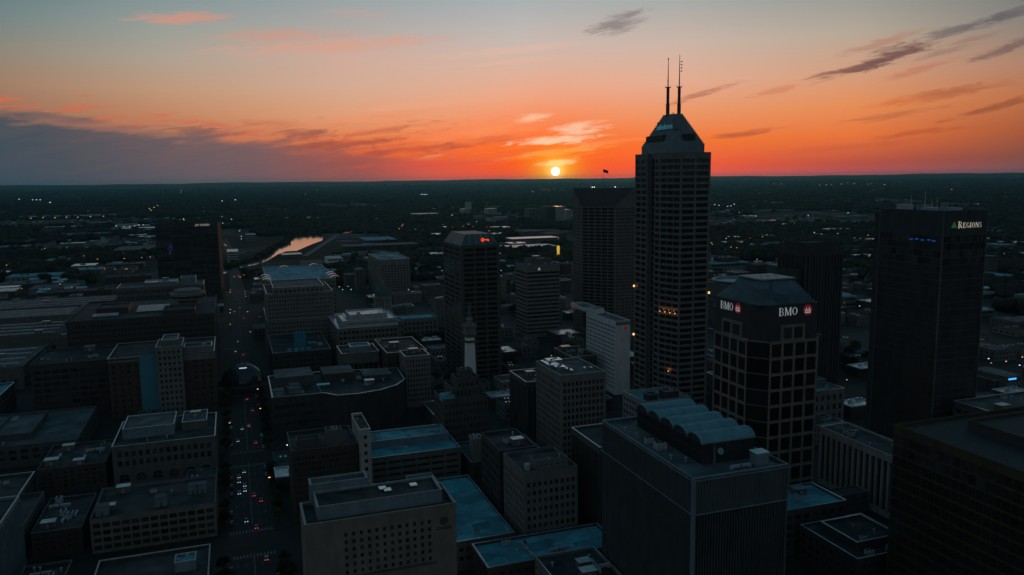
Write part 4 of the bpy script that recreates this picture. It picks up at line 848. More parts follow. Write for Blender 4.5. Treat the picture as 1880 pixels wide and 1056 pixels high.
# ------------------------------------------------------------------ left of the avenue, far to near
def concave_hotel():
    org = (-64, 1268); root = empty('glass_tower', (*org, 0), 'black concave glass hotel tower with blue lights and small grey rooftop lettering', 'tower'); FOOT.append((-110,-20,1240,1295)); wins = []
    poly = [(-107,1256),(-86,1262),(-62,1264),(-40,1261),(-22,1254),(-18,1290),(-104,1290)]
    sp = dict(c=1, r=30, w=.97, h=.8, d=.15, m=(.1,.1,3,6))
    shell(root, poly, 0, 114, M['curtain'], M['roof'], {i: sp for i in range(4)}, org, M['curtain'], .8, wins=wins)
    place_windows(root, wins, M['glass'], 0, 100, 2)
    text('JW MARRIOTT', 4.6, mat('sign_dim', (.05,.05,.05), emit=(.42,.43,.42), es=.6), root, (-53+64, 1258.5-1268, 109.4), 0, ext=.15, sx=.92)
    for (x, z) in ((-93,84),(-87,84.5),(-90.5,81),(-88.3,81),(-91.8,78),(-87.4,79),(-90,75.5),(-89,73),(-90,70),(-87.6,76.5)):
        b = MB(); b.box(-.7,-.1,-.5,.7,.05,.5); b.build('lit_window', M['blue'] if (int(x)+int(z)) % 2 else M['signt'], root, (x+64, 1260.2-1268, z))
concave_hotel()
bld('long_hotel', 'pale long hotel wing at the foot of the black hotel tower', 'hotel', -126,-36,966,1008,58,'grey','roof2', E=G(30,8,.5,.5), N=G(10,8,.5,.5), units=6, tiers=[(-60,-44,970,990,66,'bluegrey','roof2',None,None,None),(-98,-64,972,1000,62,'roofw' if False else 'bluegrey','roofw',None,None,None)])
_r = bld('brown_hotel', 'massive dark brown hotel with hundreds of small windows and a round rooftop restaurant', 'hotel', -135,-20,732,850,60,'brown','roof', E=G(46,12,.5,.5,(1,1,3,3)), N=G(30,12,.5,.5,(1,1,3,3)), units=0, cop='copd',
    tiers=[(-118,-92,770,800,64,'brick','roof',None,None,None),(-62,-36,742,770,63,'brown','roof',None,None,None)])
_b = MB(); _b.lathe([(9,59),(9,63),(15.5,64.5),(16,66.5),(15.6,66.5),(15.6,68.3),(16,68.3),(16,70.5),(12,70.9),(12,73.5),(4,74)], 0, 0, 36); _b.build('round_restaurant', M['limestone'], _r, (-44+77.5, 800-791, 0))
_b = MB(); _b.lathe([(15.65,66.4),(15.65,68.4)], 0, 0, 36); _b.build('window_ring', M['glass'], _r, (-44+77.5, 800-791, 0))
for (x, y, n, w) in ((-108,750,4,20),(-72,764,9,26)):
    for i in range(n):
        b = MB(); b.box(-w/2,-.5,0,w/2,.5,.5); b.build('skylight_bar', M['sheen'], _r, (x+77.5, y+i*2.6-791, 60.2+i*.25))
_r = bld('brick_tower_block', 'brick block with a tall plain blue painted strip on its front', 'building', -92,-19,632,692,46,'brick','roof', E=G(14,9,.42,.5,(1,1,3,4), skip=lambda j: 4 <= j <= 10), N=G(12,9,.42,.5,(1,1,3,4)), units=3,
    tiers=[(-59,-41,627,660,53,'!limestone','roof2',G(5,11,.5,.5,(1,1,3,2)),None,None),(-55,-44,632,655,57,'concrete','roof2',None,None,None),(-40.5,-20.5,634,650,50,'limestone','roof',None,None,None)])
_b = MB(); _b.box(-71+55.5,632-.5-662,3,-58.8+55.5,632-.03-662,47.2); _b.build('painted_strip', mat('blue_mural_paint', (.07,.24,.30), var=.12, scale=.08), _r)
_b = MB(); _b.box(-92+55.5-.3,632-.5-662,43,-71.2+55.5,632-.03-662,44.2); _b.box(-40.8+55.5,632-.5-662,40.5,-19+55.5+.3,632-.03-662,45.6); _b.build('cornice', M['limestone'], _r)
_r = bld('arched_building', 'pale block with a row of big arched windows at its foot', 'building', -72,-17,484,535,25,'grey','roof', E=G(14,2,.6,.6,(2,2,12,2.5)), N=G(12,2,.6,.6,(2,2,12,2.5)), units=2, tiers=[(-68,-40,500,528,30,'bluegrey','roof2',None,None,None),(-36,-22,505,530,29,'grey','roof2',None,None,None)])
for i in range(6):
    b = MB(); w, hh = 2.9, 2.6; pts = [(-w,0),(w,0),(w,hh)]+[(w*math.cos(math.pi*k/10), hh+2.6*math.sin(math.pi*k/10)) for k in range(1,10)]+[(-w,hh)]
    b.quad(*[(x,0,z) for x, z in pts]); 
    o = b.build('arched_window', M['glass'], _r, (-66.5+i*8.7+44.5, 484-.05-509.5, 3.5))
    b = MB()
    for (p, q) in zip(pts, pts[1:]+pts[:1]): b.bar((p[0],-.05,p[1]),(q[0],-.05,q[1]),.22,4)
    b.bar((0,-.05,0),(0,-.05,5.2),.12,4); b.bar((-w,-.05,hh),(w,-.05,hh),.12,4); b.build('arch_frame', M['limestone'], o)
_r = bld('grid_warehouse', 'long four-storey block with a concrete window grid and three small roof huts', 'building', -71,-16,399,440,17,'tan','roof', E=G(13,4,.8,.62,(.6,.6,1,1.6)), N=G(10,4,.8,.62,(.6,.6,1,1.6)), units=2, cop='copd')
for (x, y, w) in ((-66.5,407,5.5),(-41,409,5),(-27,420,4),(-22.5,420,4)):
    b = MB(); b.box(-w/2,-2.5,0,w/2,2.5,4.5); b.mi = 1; b.box(-w/2-.2,-2.7,4.5,w/2+.2,2.7,4.75); b.box(-.5,-2.56,0,.5,-2.51,2.1); b.build('stair_hut', [M['bluegrey'],M['copd']], _r, (x+43.5,y-419.5,15.9))
bld('finned_block', 'corner block with white vertical fins at the left edge', 'office block', -150,-97.5,345,396,34,'bluegrey','roof', E=G(16,8,.55,.6,(1,1,2,3)), N=G(11,1,.62,1,(.8,.8,2,2), fin=(.5,.5,11)), units=3, tiers=[(-148,-112,352,392,37,'grey','roof',None,None,None)])
bld('low_dark_block', 'low dark block between the finned corner block and the grid-windowed block', 'building', -96,-75,402,446,13,'brown','roof', E=G(6,3,.5,.5), N=G(12,3,.5,.5), units=5, cop='copd')
bld('low_dark_block', 'dark L-shaped shop block behind the finned corner block', 'building', -145,-100,404,452,15,'darkc','roof', E=G(12,3,.5,.5), N=G(12,3,.5,.5), units=7, cop='copd', tiers=[(-143,-122,430,450,19,'brick','roof',None,None,None)])
bld('low_dark_block', 'low dark block left of the arched-window building', 'building', -110,-76,486,530,16,'brown','roof', E=G(9,4,.5,.5), N=G(10,4,.5,.5), units=6, cop='copd')
bld('low_dark_block', 'narrow brick block low in the corner right of the white fins', 'building', -92,-74,352,371,11,'brick','roof', E=G(5,3,.5,.5), N=G(5,3,.5,.5), units=3, cop='copd')
bld('dark_office', 'dark office with wide bays left of the brick block', 'office block', -148,-97,662,720,40,'brown','roof', E=G(8,7,.8,.6,(1,1,3,4)), N=G(9,7,.7,.6,(1,1,3,4)), units=5, cop='copd')
bld('low_roofed_block', 'wide low block with smooth dark blue roof at left', 'building', -190,-100,545,625,14,'darkc','roof2', E=G(14,2), N=G(12,2), units=3, tiers=[(-150,-128,560,610,17,'darkc','roof2',None,None,None)], cop='copd')
bld('corner_shop_block', 'low block with long bright roof edge at the bottom left', 'building', -60,-17,303,350,18,'brown','roof', N=G(10,3), E=G(10,3), units=3, cop='pale', tiers=[(-30,-22,330,338,21,'bluegrey','rooft',None,None,None)])
bld('low_roofed_block', 'small low block at the very bottom left with a square roof edge', 'building', -96,-70,322,350,12,'darkc','roof', E=G(6,2), N=G(6,2), units=1, cop='pale')
bld('low_roofed_block', 'low shop block with white gable roof at the left edge', 'building', -190,-112,452,490,14,'darkc','roof', E=G(12,2), N=G(8,2), units=4)
bld('low_roofed_block', 'low block with bright blue flat roof at the left edge', 'building', -250,-168,640,700,20,'darkc','rooft', E=G(12,3), N=G(8,3), units=3)
bld('low_roofed_block', 'flat block with a black skylight row beside the dark wide-bayed office', 'building', -205,-152,560,615,15,'darkc','rooft', E=G(12,3), N=G(8,3), units=4) if False else None
k_ = 0
for (x0, x1, y0, y1, h, lab) in ((-330,-172,905,1000,22,'convention hall with long ribbed roof nearest the brown hotel'),(-360,-175,1020,1090,24,'second long convention hall roof beyond the first'),(-390,-140,1110,1200,22,'widest convention hall roof, farthest of the three'),
    (-300,-175,760,860,20,'flat blue-grey roofed hall left of the brown hotel'),(-168,-140,860,960,26,'narrow service block between halls and the long hotel')):
    r_ = bld('exhibition_hall', lab, 'hall', x0,x1,y0,y1,h,'concrete','roof2' if k_ % 2 else 'roof', E=G(14,1,.3,.4,(2,2,3,8)), N=G(8,1,.3,.4,(2,2,3,8)), units=5, cop='concrete')
    for q in range(4):
        b = MB(); L_ = (x1-x0)*.9; b.box(-L_/2,-.6,0,L_/2,.6,1.6); b.build('roof_ridge', M['coping'], r_, (0, (q-1.5)*(y1-y0)/4.5, h-1.1))
    k_ += 1
# ------------------------------------------------------------------ monument, domes, glass bridge
def monument():
    x, y = 139, 483; root = empty('monument', (x,y,0), 'tall white limestone obelisk crowned by a bronze statue, behind the stepped stone tower', 'monument'); FOOT.append((x-14,x+14,y-14,y+14))
    b = MB()
    for i in range(6): w = 13-i*1.3; b.box(-w,-w,i*.8,w,w,(i+1)*.8+.01)
    b.build('steps', M['limestone'], root)
    b = MB(); b.box(-5.5,-5.5,4.8,5.5,5.5,16); b.box(-6.2,-6.2,16,6.2,6.2,17.2); b.box(-4.2,-4.2,17.2,4.2,4.2,22); b.build('pedestal', M['limestone'], root)
    sq = lambda r: r*1.414
    b = MB(); b.lathe([(sq(2.9),22),(sq(1.95),66)], n=4, rot=math.pi/4); b.build('shaft', M['white'], root)
    for z, w in ((31,3.5),(42,3.2),(63.2,2.7)):
        b = MB(); b.box(-w,-w,z,w,w,z+1.1); b.build('bronze_band', M['bronze'], root)
    b = MB(); b.lathe([(sq(2.0),66),(sq(3.0),68),(sq(3.0),69),(sq(2.5),69.1),(sq(2.5),72),(sq(3.1),72.3),(sq(3.1),73.6)], n=4, rot=math.pi/4)
    for i in range(6): b.box(-2.9+i*1.08,-2.95,73.6,-2.7+i*1.08,-2.8,74.6); b.box(-2.95,-2.9+i*1.08,73.6,-2.8,-2.7+i*1.08,74.6)
    b.build('observation_deck', M['limestone'], root)
    b = MB(); b.lathe([(1.7,73.6),(1.7,76.2),(2.0,76.5),(1.2,77.8),(.9,78.4)], n=16); b.build('turret', M['limestone'], root)
    b = MB(); b.lathe([(1.2,78.4),(1.35,79.2),(1.0,81),(.62,82.6),(.85,83.6),(.95,84.4),(.35,84.8),(.42,85.2),(.5,85.6),(.3,86.2),(.05,86.4)], n=12)
    b.bar((.8,0,84.2),(1.5,0,85.2),.2,6); b.bar((1.5,0,85.2),(1.6,0,87),.13,6); b.bar((-.8,0,84.2),(-1.1,0,82.6),.2,6); b.bar((-1.2,-.1,81.6),(-1.2,-.1,84.4),.09,5)
    b.build('bronze_statue', M['copper'], root)
monument()
bpy.data.objects['monument'].scale = (1.25,1.25,1.09)
def capitol():
    x, y = 150, 862; root = empty('domed_capitol', (x,y,0), 'domed stone capitol with dark green dome and low blue-roofed wings', 'capitol'); FOOT.append((x-62,x+62,y-40,y+40)); wins = []; org = (x, y)
    shell(root, rect(x-58,x+58,y-14,y+16), 0, 22, M['limestone'], M['rooft'], {0: G(24,3,.45,.6,(1,1,3,3)), 3: G(6,3,.45,.6)}, org, M['limestone'], 1, wins=wins)
    shell(root, rect(x-16,x+16,y-36,y-14), 0, 24, M['limestone'], M['rooft'], {0: G(8,3,.45,.6,(1,1,3,3)), 3: G(5,3,.45,.6)}, org, M['limestone'], 1, name='porch', wins=wins)
    place_windows(root, wins, M['glass'], 0, 100, 4)
    b = MB(); b.lathe([(11,22),(11,30),(10,30.2),(8.8,31),(8.8,43),(10,43.4),(10,45),(8.6,45.2),(8.4,48)], n=24); b.build('drum', M['limestone'], root)
    b = MB()
    for i in range(16):
        t = math.pi*2*i/16; b.bar((9.5*math.cos(t),9.5*math.sin(t),31),(9.5*math.cos(t),9.5*math.sin(t),43.2),.45,6)
    b.build('drum_column', M['pale'], root)
    b = MB(); b.lathe([(8.6*math.cos(a), 48+10*math.sin(a)) for a in [i*math.pi/2/8 for i in range(8)]]+[(1.6,57.6)], n=24); b.build('dome', M['copper'], root)
    b = MB(); b.lathe([(1.7,57.4),(1.7,62),(2.1,62.3),(1.2,64),(.3,65.5),(.12,69)], n=12); b.build('lantern', M['limestone'], root)
capitol()
def glass_bridge():
    x, y = 0.5, 683; root = empty('glass_pavilion', (x,y,0), 'glass-domed pavilion spanning the avenue on ribs, with a white lit strip', 'pavilion'); FOOT.append((x-30,x+30,y-20,y+20))
    b = MB(); b.lathe([(15,6.4),(18,6.8),(18,8.0),(4,8.05)], n=32); b.build('deck', M['darkc'], root)
    Rr = 17.2; b = MB(); prof = [(Rr*math.cos(a), 8+Rr*.92*math.sin(a)) for a in [i*math.pi/2/10 for i in range(10)]]+[(.4, 8+Rr*.92)]
    b.lathe(prof, n=32); b.build('glass_dome', M['glass2'], root)
    for i in range(12):
        t = math.pi*i/6; r_ = MB()
        for (p, q) in zip(prof, prof[1:]): r_.bar((p[0]*1.01*math.cos(t),p[0]*1.01*math.sin(t),p[1]),(q[0]*1.01*math.cos(t),q[0]*1.01*math.sin(t),q[1]+.05),.2,4)
        r_.build('dome_rib', M['dmetal'], root)
    for k in (2, 5, 7):
        r_ = MB(); pr, pz = prof[k]
        for i in range(32):
            a, c = 2*math.pi*i/32, 2*math.pi*(i+1)/32; r_.bar((pr*1.015*math.cos(a),pr*1.015*math.sin(a),pz),(pr*1.015*math.cos(c),pr*1.015*math.sin(c),pz),.16,4)
        r_.build('dome_ring', M['dmetal'], root)
    for sx in (-13.5, 13.5):
        for sy in (-8, 8):
            l = MB(); l.bar((sx,sy,0),(sx*.95,sy,6.6),.7,8,.5); l.build('leg', M['concrete'], root)
    for s in (-1, 1):
        w = MB(); w.box(s*16,-2.2,6.5,s*30,2.2,7); w.box(s*16,-2.2,7,s*30,-2,10); w.box(s*16,2,7,s*30,2.2,10); w.box(s*16,-2.4,10,s*30,2.4,10.3); w.build('skywalk', M['curtain'], root)
    l = MB()
    for i in range(7):
        a, c = R(-101+i*3.6), R(-101+i*3.6+3.1); zz = 21.4; rr = 6.6
        l.quad((rr*math.cos(a)*2.0,-3+rr*math.sin(a),zz),(rr*math.cos(c)*2.0,-3+rr*math.sin(c),zz),(rr*math.cos(c)*2.0,-3+rr*math.sin(c),zz+.8),(rr*math.cos(a)*2.0,-3+rr*math.sin(a),zz+.8))
    l.build('lit_strip', emis('soft_white_strip', (.8,.85,.9), .8), root)
glass_bridge()

# ------------------------------------------------------------------ distant landmarks
def far(name, label, cat, px0, px1, pyb, hh, dep, wm, rm, group=None, extra=None):
    (xa, ya), (xb, _) = gpt(px0, pyb), gpt(px1, pyb); L = xb-xa
    r_ = empty(name, ((xa+xb)/2, ya+dep/2, 0), label, cat, group); b = MB(); b.box(-L/2,-dep/2,0,L/2,dep/2,hh); b.build('wall', M[wm], r_)
    b = MB(); b.box(-L/2-.4,-dep/2-.4,hh,L/2+.4,dep/2+.4,hh+1.2); b.build('roof', M[rm], r_); 
    w = MB()
    nf = max(1, int(hh/5)); 
    for i in range(nf): z = (i+.45)*hh/nf; w.box(-L/2+1,-dep/2-.12,z,L/2-1,-dep/2+.05,z+hh/nf*.4)
    w.build('window_band', M['glass'], r_); FARB.append(((xa+xb)/2-L/2, (xa+xb)/2+L/2, ya, ya+dep))
    if extra:
        for (fx, w_, h2) in extra: b = MB(); b.box(-w_/2,-w_/2,hh,w_/2,w_/2,hh+h2); b.build('lift_tower', M[wm], r_, (fx*L,0,0))
    return r_
far('hospital_block','left of two grey hospital blocks catching the glow under the sun','hospital',972,995,408,52,60,'grey','roof2')
far('hospital_block','broad dark hospital block between two paler ones under the sun','hospital',1003,1024,406,58,70,'darkc','roof2')
far('hospital_block','pale tall hospital block beside the broad tower, under the sun','hospital',1024,1040,406,58,60,'pale','roofw')
far('hospital_block','low pale wing next to the broad flag-topped tower','hospital',1040,1052,403,40,60,'pale','roofw')
far('factory_block','pale factory block with a taller tower at its right end','factory',850,868,396,30,60,'pale','roofw', extra=[(.38,26,34)])
far('factory_block','small pale rectangular block right of the towered factory','factory',896,916,395,30,60,'pale','roofw')
far('factory_block','long low pale shed left of the towered factory','factory',760,815,400,16,80,'limestone','roofw')
far('apartment_block','grey apartment block with orange patch left of the hospital','apartment block',878,898,410,26,70,'grey','roof2')
far('apartment_block','low white-fronted apartment block left of the hospital','apartment block',900,938,412,22,60,'pale','roof2')
far('office_slab','long blue-roofed slab on the plain between river and key tower','office block',672,736,452,14,120,'darkc','rooft')
far('office_slab','long grey flat block just in front of the blue-roofed slab','office block',632,785,466,16,60,'brown','roof2')
far('blue_roof_hall','hall with a bright blue tilted roof right of the river','hall',602,632,487,12,60,'white','teal')
far('riverside_hall','white-roofed hall standing at the river bend','hall',518,556,473,5,45,'limestone','roofw')
far('dark_museum','dark broad block right of the river in front of the blue-roofed hall','museum',555,600,502,16,80,'brown','roof')
far('blue_pyramid_office','small pale blue sloping-roofed block left of the river','office block',452,470,443,18,60,'teal','teal')
far('stadium_stand','white angular stand beside the river mouth','stand',418,438,482,22,70,'pale','roofw')
far('white_roof_shed','bright white roofed shed left of the key tower','shed',803,834,424,9,80,'white','sheen')
far('white_roof_shed','second bright white roofed shed below the first','shed',800,828,437,9,60,'white','sheen')
far('white_roof_shed','long bright white roofed shed right of the key tower','shed',900,950,426,12,70,'white','sheen')
far('white_roof_shed','long low white roofed shed further right of the key tower','shed',940,1046,448,12,60,'limestone','sheen')
far('white_roof_shed','wide pale shed behind the banded office','shed',925,1045,464,10,70,'concrete','roofw')
far('parking_deck','grey parking deck below the hospital blocks','garage',960,1010,436,16,90,'grey','roof2')
far('parking_deck','dark parking deck between hospital and banded office','garage',1008,1046,440,14,90,'granite','roof')
far('long_shed','long blue-grey industrial shed on the far left plain','shed',30,195,404,12,160,'concrete','rooft')
far('long_shed','white lit shed left of the black hotel tower','shed',212,247,418,10,70,'white','rooft')
far('long_shed','pale shed right beside the black hotel tower','shed',215,285,426,10,80,'white','roofw')
far('long_shed','low wide grey shed left of the black hotel tower','shed',208,286,470,12,130,'darkc','roof2')
far('long_shed','low dark shed with grey roof in the left middle distance','shed',90,190,440,10,140,'darkc','roof2')
far('courthouse_annex','stone annex with dark windows right of the twin-mast tower','office block',1306,1400,500,14,100,'concrete','rooft')
far('red_striped_store','low store with a red stripe between stepped tower and glass tower','shop',1551,1580,566,14,40,'concrete','rooft')
far('pale_office','pale office slab at the right edge beyond the glass tower','office block',1812,1840,512,36,60,'darkc','roof2')
far('blue_roof_store','store with a bright blue roof at the right edge','shop',1838,1880,520,10,70,'white','rooft')
far('blue_roof_store','wide blue-roofed hall low at the right edge','hall',1800,1835,590,12,60,'darkc','rooft')
_r = far('blue_lit_shop','shop with a bright blue light strip at the right edge','shop',1845,1888,722,12,30,'concrete','roof2')
_b = MB(); _b.box(-10,-.3,-.6,-2,0,.6); _b.build('blue_light_strip', emis('blue_strip',(.05,.4,1.),1.6), _r, (4,-15.4,11))
# yellow smokestack tower, its floodlighting put in as glow of tank and legs
x_, y_ = gpt(1025, 478); root = empty('floodlit_tower', (x_, y_, 0), 'slender yellow floodlit tower above the banded office', 'tower')
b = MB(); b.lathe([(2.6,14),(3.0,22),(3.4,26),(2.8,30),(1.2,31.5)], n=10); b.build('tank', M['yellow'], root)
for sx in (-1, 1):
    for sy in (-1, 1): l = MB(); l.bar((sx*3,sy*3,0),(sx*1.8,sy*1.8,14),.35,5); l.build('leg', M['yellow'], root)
FARB.append((x_-8, x_+8, y_-8, y_+8))
# far mast with lights on the horizon
x_, y_ = gpt(333, 356); 
# ------------------------------------------------------------------ filler blocks of the low-rise city
def inview(x, y, z=0., m=60):
    v = Vector((x, y, z-CAM_H)); dz_ = v.dot(fw)
    if dz_ < 50: return False
    a = 940+FPX*v.dot(r2)/dz_; c = 528-FPX*v.dot(u2)/dz_; return -m < a < 1880+m and -m < c < 1056+m
PROTO = []
rr = random.Random(21)
def make_low(i):
    w, d, h = rr.uniform(14, 42), rr.uniform(14, 36), (6, 8, 10, 13, 16, 20, 8, 26, 10, 32, 13, 7, 22, 9)[i]; wm = rr.choice(('brown','brick','concrete','darkc','grey','limestone','tan')); rm = rr.choice(('roof','roof','roof','roof2','roof2','rooft','roofw'))
    b = MB(); wins = []; P_ = rect(-w/2, w/2, -d/2, d/2); n = max(3, int(w/4)); fl = max(1, int(h/3.6))
    for k in range(4): facade(b, P_[k], P_[(k+1)%4], 0, h, G(n, fl, .5, .5, (1,1,1,1.2)), wins, (0,0))
    b.mi = 1
    for q, a, ww, wh in wins:
        t = Vector((math.cos(a), math.sin(a), 0)); c = Vector(q); u = Vector((0,0,1)); b.quad(c-t*ww/2-u*wh/2, c+t*ww/2-u*wh/2, c+t*ww/2+u*wh/2, c-t*ww/2+u*wh/2)
    me = b.mesh('low_building', [M[wm], M['glass']])
    b = MB(); b.box(-w/2-.2,-d/2-.2,h,w/2+.2,-d/2+.4,h+.9); b.box(-w/2-.2,d/2-.4,h,w/2+.2,d/2+.2,h+.9); b.box(-w/2-.2,-d/2+.4,h,-w/2+.4,d/2-.4,h+.9); b.box(w/2-.4,-d/2+.4,h,w/2+.2,d/2-.4,h+.9)
    b.mi = 1; b.quad((-w/2+.4,-d/2+.4,h+.2),(w/2-.4,-d/2+.4,h+.2),(w/2-.4,d/2-.4,h+.2),(-w/2+.4,d/2-.4,h+.2))
    ro = b.mesh('roof', [M['coping' if rr.random() < .4 else 'copd'], M[rm]])
    return me, ro, [(rr.uniform(-w/2+3, w/2-3), rr.uniform(-d/2+3, d/2-3), h+.2, rr.uniform(.8, 2.2)) for k in range(rr.randint(2, 4))], w, d, h
b = MB(); b.box(-1,-.8,0,1,.8,1.1); b.mi = 1; b.lathe([(.5,1.1),(.5,1.3),(.35,1.3)], n=8); LOWUNIT = b.mesh('rooftop_unit', [M['sheen'], M['dmetal']])
PROTO = [make_low(i) for i in range(14)]
def free(x0, x1, y0, y1, m=4):
    return all(x1+m < a or x0-m > b or y1+m < c or y0-m > d for a, b, c, d in FOOT)
cnt = 0
for j in range(len(yb)//2):
    for i in range(len(xb)//2):
        X0, X1, Y0, Y1 = xb[2*i], xb[2*i+1], yb[2*j], yb[2*j+1]
        if Y0 < 200: continue
        for k in range(90 if Y0 < 700 else 40):
            me, ro, un, w, d, h = PROTO[rr.randrange(len(PROTO))]
            if h > 13 and Y0 < 700 or h > 21 and (Y0 < 830 or X0 < -150): continue
            if X1-X0 < w+6 or Y1-Y0 < d+6: continue
            x, y = rr.uniform(X0+w/2+2, X1-w/2-2), rr.uniform(Y0+d/2+2, Y1-d/2-2)
            if not free(x-w/2, x+w/2, y-d/2, y+d/2) or not inview(x, y, h) or cnt > 285: continue
            cnt += 1; FOOT.append((x-w/2, x+w/2, y-d/2, y+d/2))
            o = inst('low_building', me, None, (x, y, .18)); tag(o, 'small flat-roofed city building among the blocks round the towers', 'building', 'low buildings between the towers')
            inst('roof', ro, o, (0,0,0))
            for (ux, uy, uz, us) in un: inst('rooftop_unit', LOWUNIT, o, (ux,uy,uz)).scale = (us,us,us)
# sheds and houses scattered over the plain
FP = []
for i in range(12):
    w, d, h = rr.uniform(25, 90), rr.uniform(20, 60), rr.uniform(6, 12); wm = rr.choice(('concrete','darkc','brown','limestone')); rm = ('roof','roof2','rooft','roofw','roof2','roof','roof2','rooft','roof','roofw','sheen','sheen')[i]
    b = MB(); b.box(-w/2,-d/2,0,w/2,d/2,h); b.mi = 1; b.box(-w/2-.3,-d/2-.3,h,w/2+.3,d/2+.3,h+.6); b.mi = 2
    for k in range(3): x = rr.uniform(-w/2+4, w/2-4); b.box(x-2,-3,h+.6,x+2,1,h+2.4)
    for k in range(int(w/8)): x = -w/2+4+k*8; b.box(x-1.6,-d/2-.1,1.2,x+1.6,-d/2+.05,h-2)
    FP.append((b.mesh('shed', [M[wm], M[rm], M['dmetal']]), w, d, h))
n = 0
for t in range(4000):
    if n >= 290: break
    D = 1250*math.exp(rr.random()**1.3*math.log(4.2)); a = YAW+rr.uniform(-.62, .62); x, y = D*math.sin(a), D*math.cos(a)
    if -620 < x < 900 and y < 1370: continue
    me, w, d, h = FP[rr.randrange(12)]
    if vnoise(np.array([x]), np.array([y]), 500, 11)[0] < .42: continue
    if river_mask(np.array([x]), np.array([y]))[0] or abs(x+ (10 if y > 1900 else 0)) < 60: continue
    if not all(x+w/2+6 < A or x-w/2-6 > B or y+d/2+6 < Cc or y-d/2-6 > E_ for A, B, Cc, E_ in FARB): continue
    n += 1; FARB.append((x-w/2, x+w/2, y-d/2, y+d/2)); o = inst('shed', me, None, (x, y, .1)); o.scale = (1,1,1)
    tag(o, 'low flat-roofed shed on the dark plain beyond the city centre', 'shed', 'low sheds scattered over the plain')
# gabled houses of the suburbs: the nearest ones one by one, the rest as one mass
def house_pts(n, lo, hi, seed):
    q = np.random.RandomState(seed); D = lo*np.exp(q.rand(n)*math.log(hi/lo)); a = YAW+(q.rand(n)-.5)*1.2; x = np.round(D*np.sin(a)/17)*17+q.rand(n)*3; y = np.round(D*np.cos(a)/34)*34+q.rand(n)*4
    k = (vnoise(x, y, 380, 31) > .45) & ~river_mask(x, y) & (np.abs(x) > 50) & ~((x > -620) & (x < 900) & (y < 1370))
    for A, B, Cc, E_ in FARB: k &= ~((x > A-9) & (x < B+9) & (y > Cc-9) & (y < E_+9))
    return x[k], y[k]
def house_mb(b, x, y, w, d, h, g, m=0):
    b.mi = 0; b.box(x-w/2,y-d/2,0,x+w/2,y+d/2,h); b.mi = 1+m
    b.quad((x-w/2-.4,y-d/2-.4,h),(x+w/2+.4,y-d/2-.4,h),(x+w/2+.4,y,h+g),(x-w/2-.4,y,h+g)); b.quad((x+w/2+.4,y+d/2+.4,h),(x-w/2-.4,y+d/2+.4,h),(x-w/2-.4,y,h+g),(x+w/2+.4,y,h+g))
    b.quad((x-w/2-.4,y-d/2-.4,h),(x-w/2-.4,y,h+g),(x-w/2-.4,y+d/2+.4,h)); b.quad((x+w/2+.4,y-d/2-.4,h),(x+w/2+.4,y+d/2+.4,h),(x+w/2+.4,y,h+g))
HS = []
for i in range(6):
    b = MB(); house_mb(b, 0, 0, 10+i, 8+i*.5, 5+(i%3), 2.6, i%3); b.mi = 4; b.box(1.5,-.5,5,2.3,.3,9.2); HS.append(b.mesh('house', [M['limestone' if i % 2 else 'brick'], M['roof'], M['roof2'], M['roofw'], M['brick']]))
hx, hy = house_pts(2600, 1260, 2100, 8); order = np.argsort(np.hypot(hx, hy)); seen_ = set(); nn = 0
for i in order:
    key = (round(hx[i]/15), round(hy[i]/20))
    if key in seen_ or nn >= 280: continue
    seen_.add(key); nn += 1; o = inst('house', HS[rr.randrange(6)], None, (float(hx[i]), float(hy[i]), .1)); FARB.append((hx[i]-7, hx[i]+7, hy[i]-6, hy[i]+6))
    tag(o, 'small gabled house in the dark suburbs just beyond the city centre', 'house', 'gabled houses beyond the city centre')
b = MB(); hx, hy = house_pts(5200, 1700, 6000, 9)
for i in range(len(hx)): house_mb(b, float(hx[i]), float(hy[i]), rr.uniform(10, 20), rr.uniform(8, 12), rr.uniform(4, 7), 2.6, rr.choice((0,0,1,1,2)))
o = b.build('suburb_houses', [M['limestone'], M['roof'], M['roof2'], M['roofw']]); o['kind'] = 'stuff'; o['label'] = 'mass of tiny house roofs spread over the far plain'
plant_woods()
# ------------------------------------------------------------------ trees one can tell apart
TREES = []
def make_tree(seed):
    q = random.Random(seed); H = q.uniform(9, 13); t = MB(); t.bar((0,0,0),(q.uniform(-.3,.3),q.uniform(-.3,.3),H*.5),.32,7,.2)
    tips = []
    for k in range(6):
        a = k*math.pi/3+q.random(); e = (math.cos(a)*H*.24, math.sin(a)*H*.24, H*q.uniform(.55,.8)); t.bar((0,0,H*q.uniform(.3,.45)), e, .14, 5, .05); tips.append(e)
    tips.append((0,0,H*.82)); b = MB()
    for k in range(620):
        c = q.choice(tips); rad = H*.2*q.random()**.45; th, ph = q.uniform(0, 6.28), math.acos(q.uniform(-1, 1)); p = Vector((c[0]+rad*math.sin(ph)*math.cos(th), c[1]+rad*math.sin(ph)*math.sin(th), c[2]+rad*.8*math.cos(ph)))
        u = Vector((q.uniform(-1,1), q.uniform(-1,1), q.uniform(-1,1))).normalized(); v = u.orthogonal().normalized(); s = q.uniform(.3, .6)
        b.quad(p-u*s-v*s*.5, p+u*s-v*s*.5, p+u*s*.7+v*s*.6, p-u*s*.7+v*s*.6)
    return t.mesh('trunk', M['bark']), b.mesh('crown', M['leaf'] if seed % 3 else M['leaf2'])
TREES = [make_tree(s) for s in range(5)]
def tree(x, y, s, label, group):
    r_ = empty('tree', (x, y, .15), label, 'tree', group, rnd.uniform(0, 6)); tr, cr = TREES[rnd.randrange(5)]
    inst('trunk', tr, r_, (0,0,0)); inst('crown', cr, r_, (0,0,0)); r_.scale = (s,s,s)
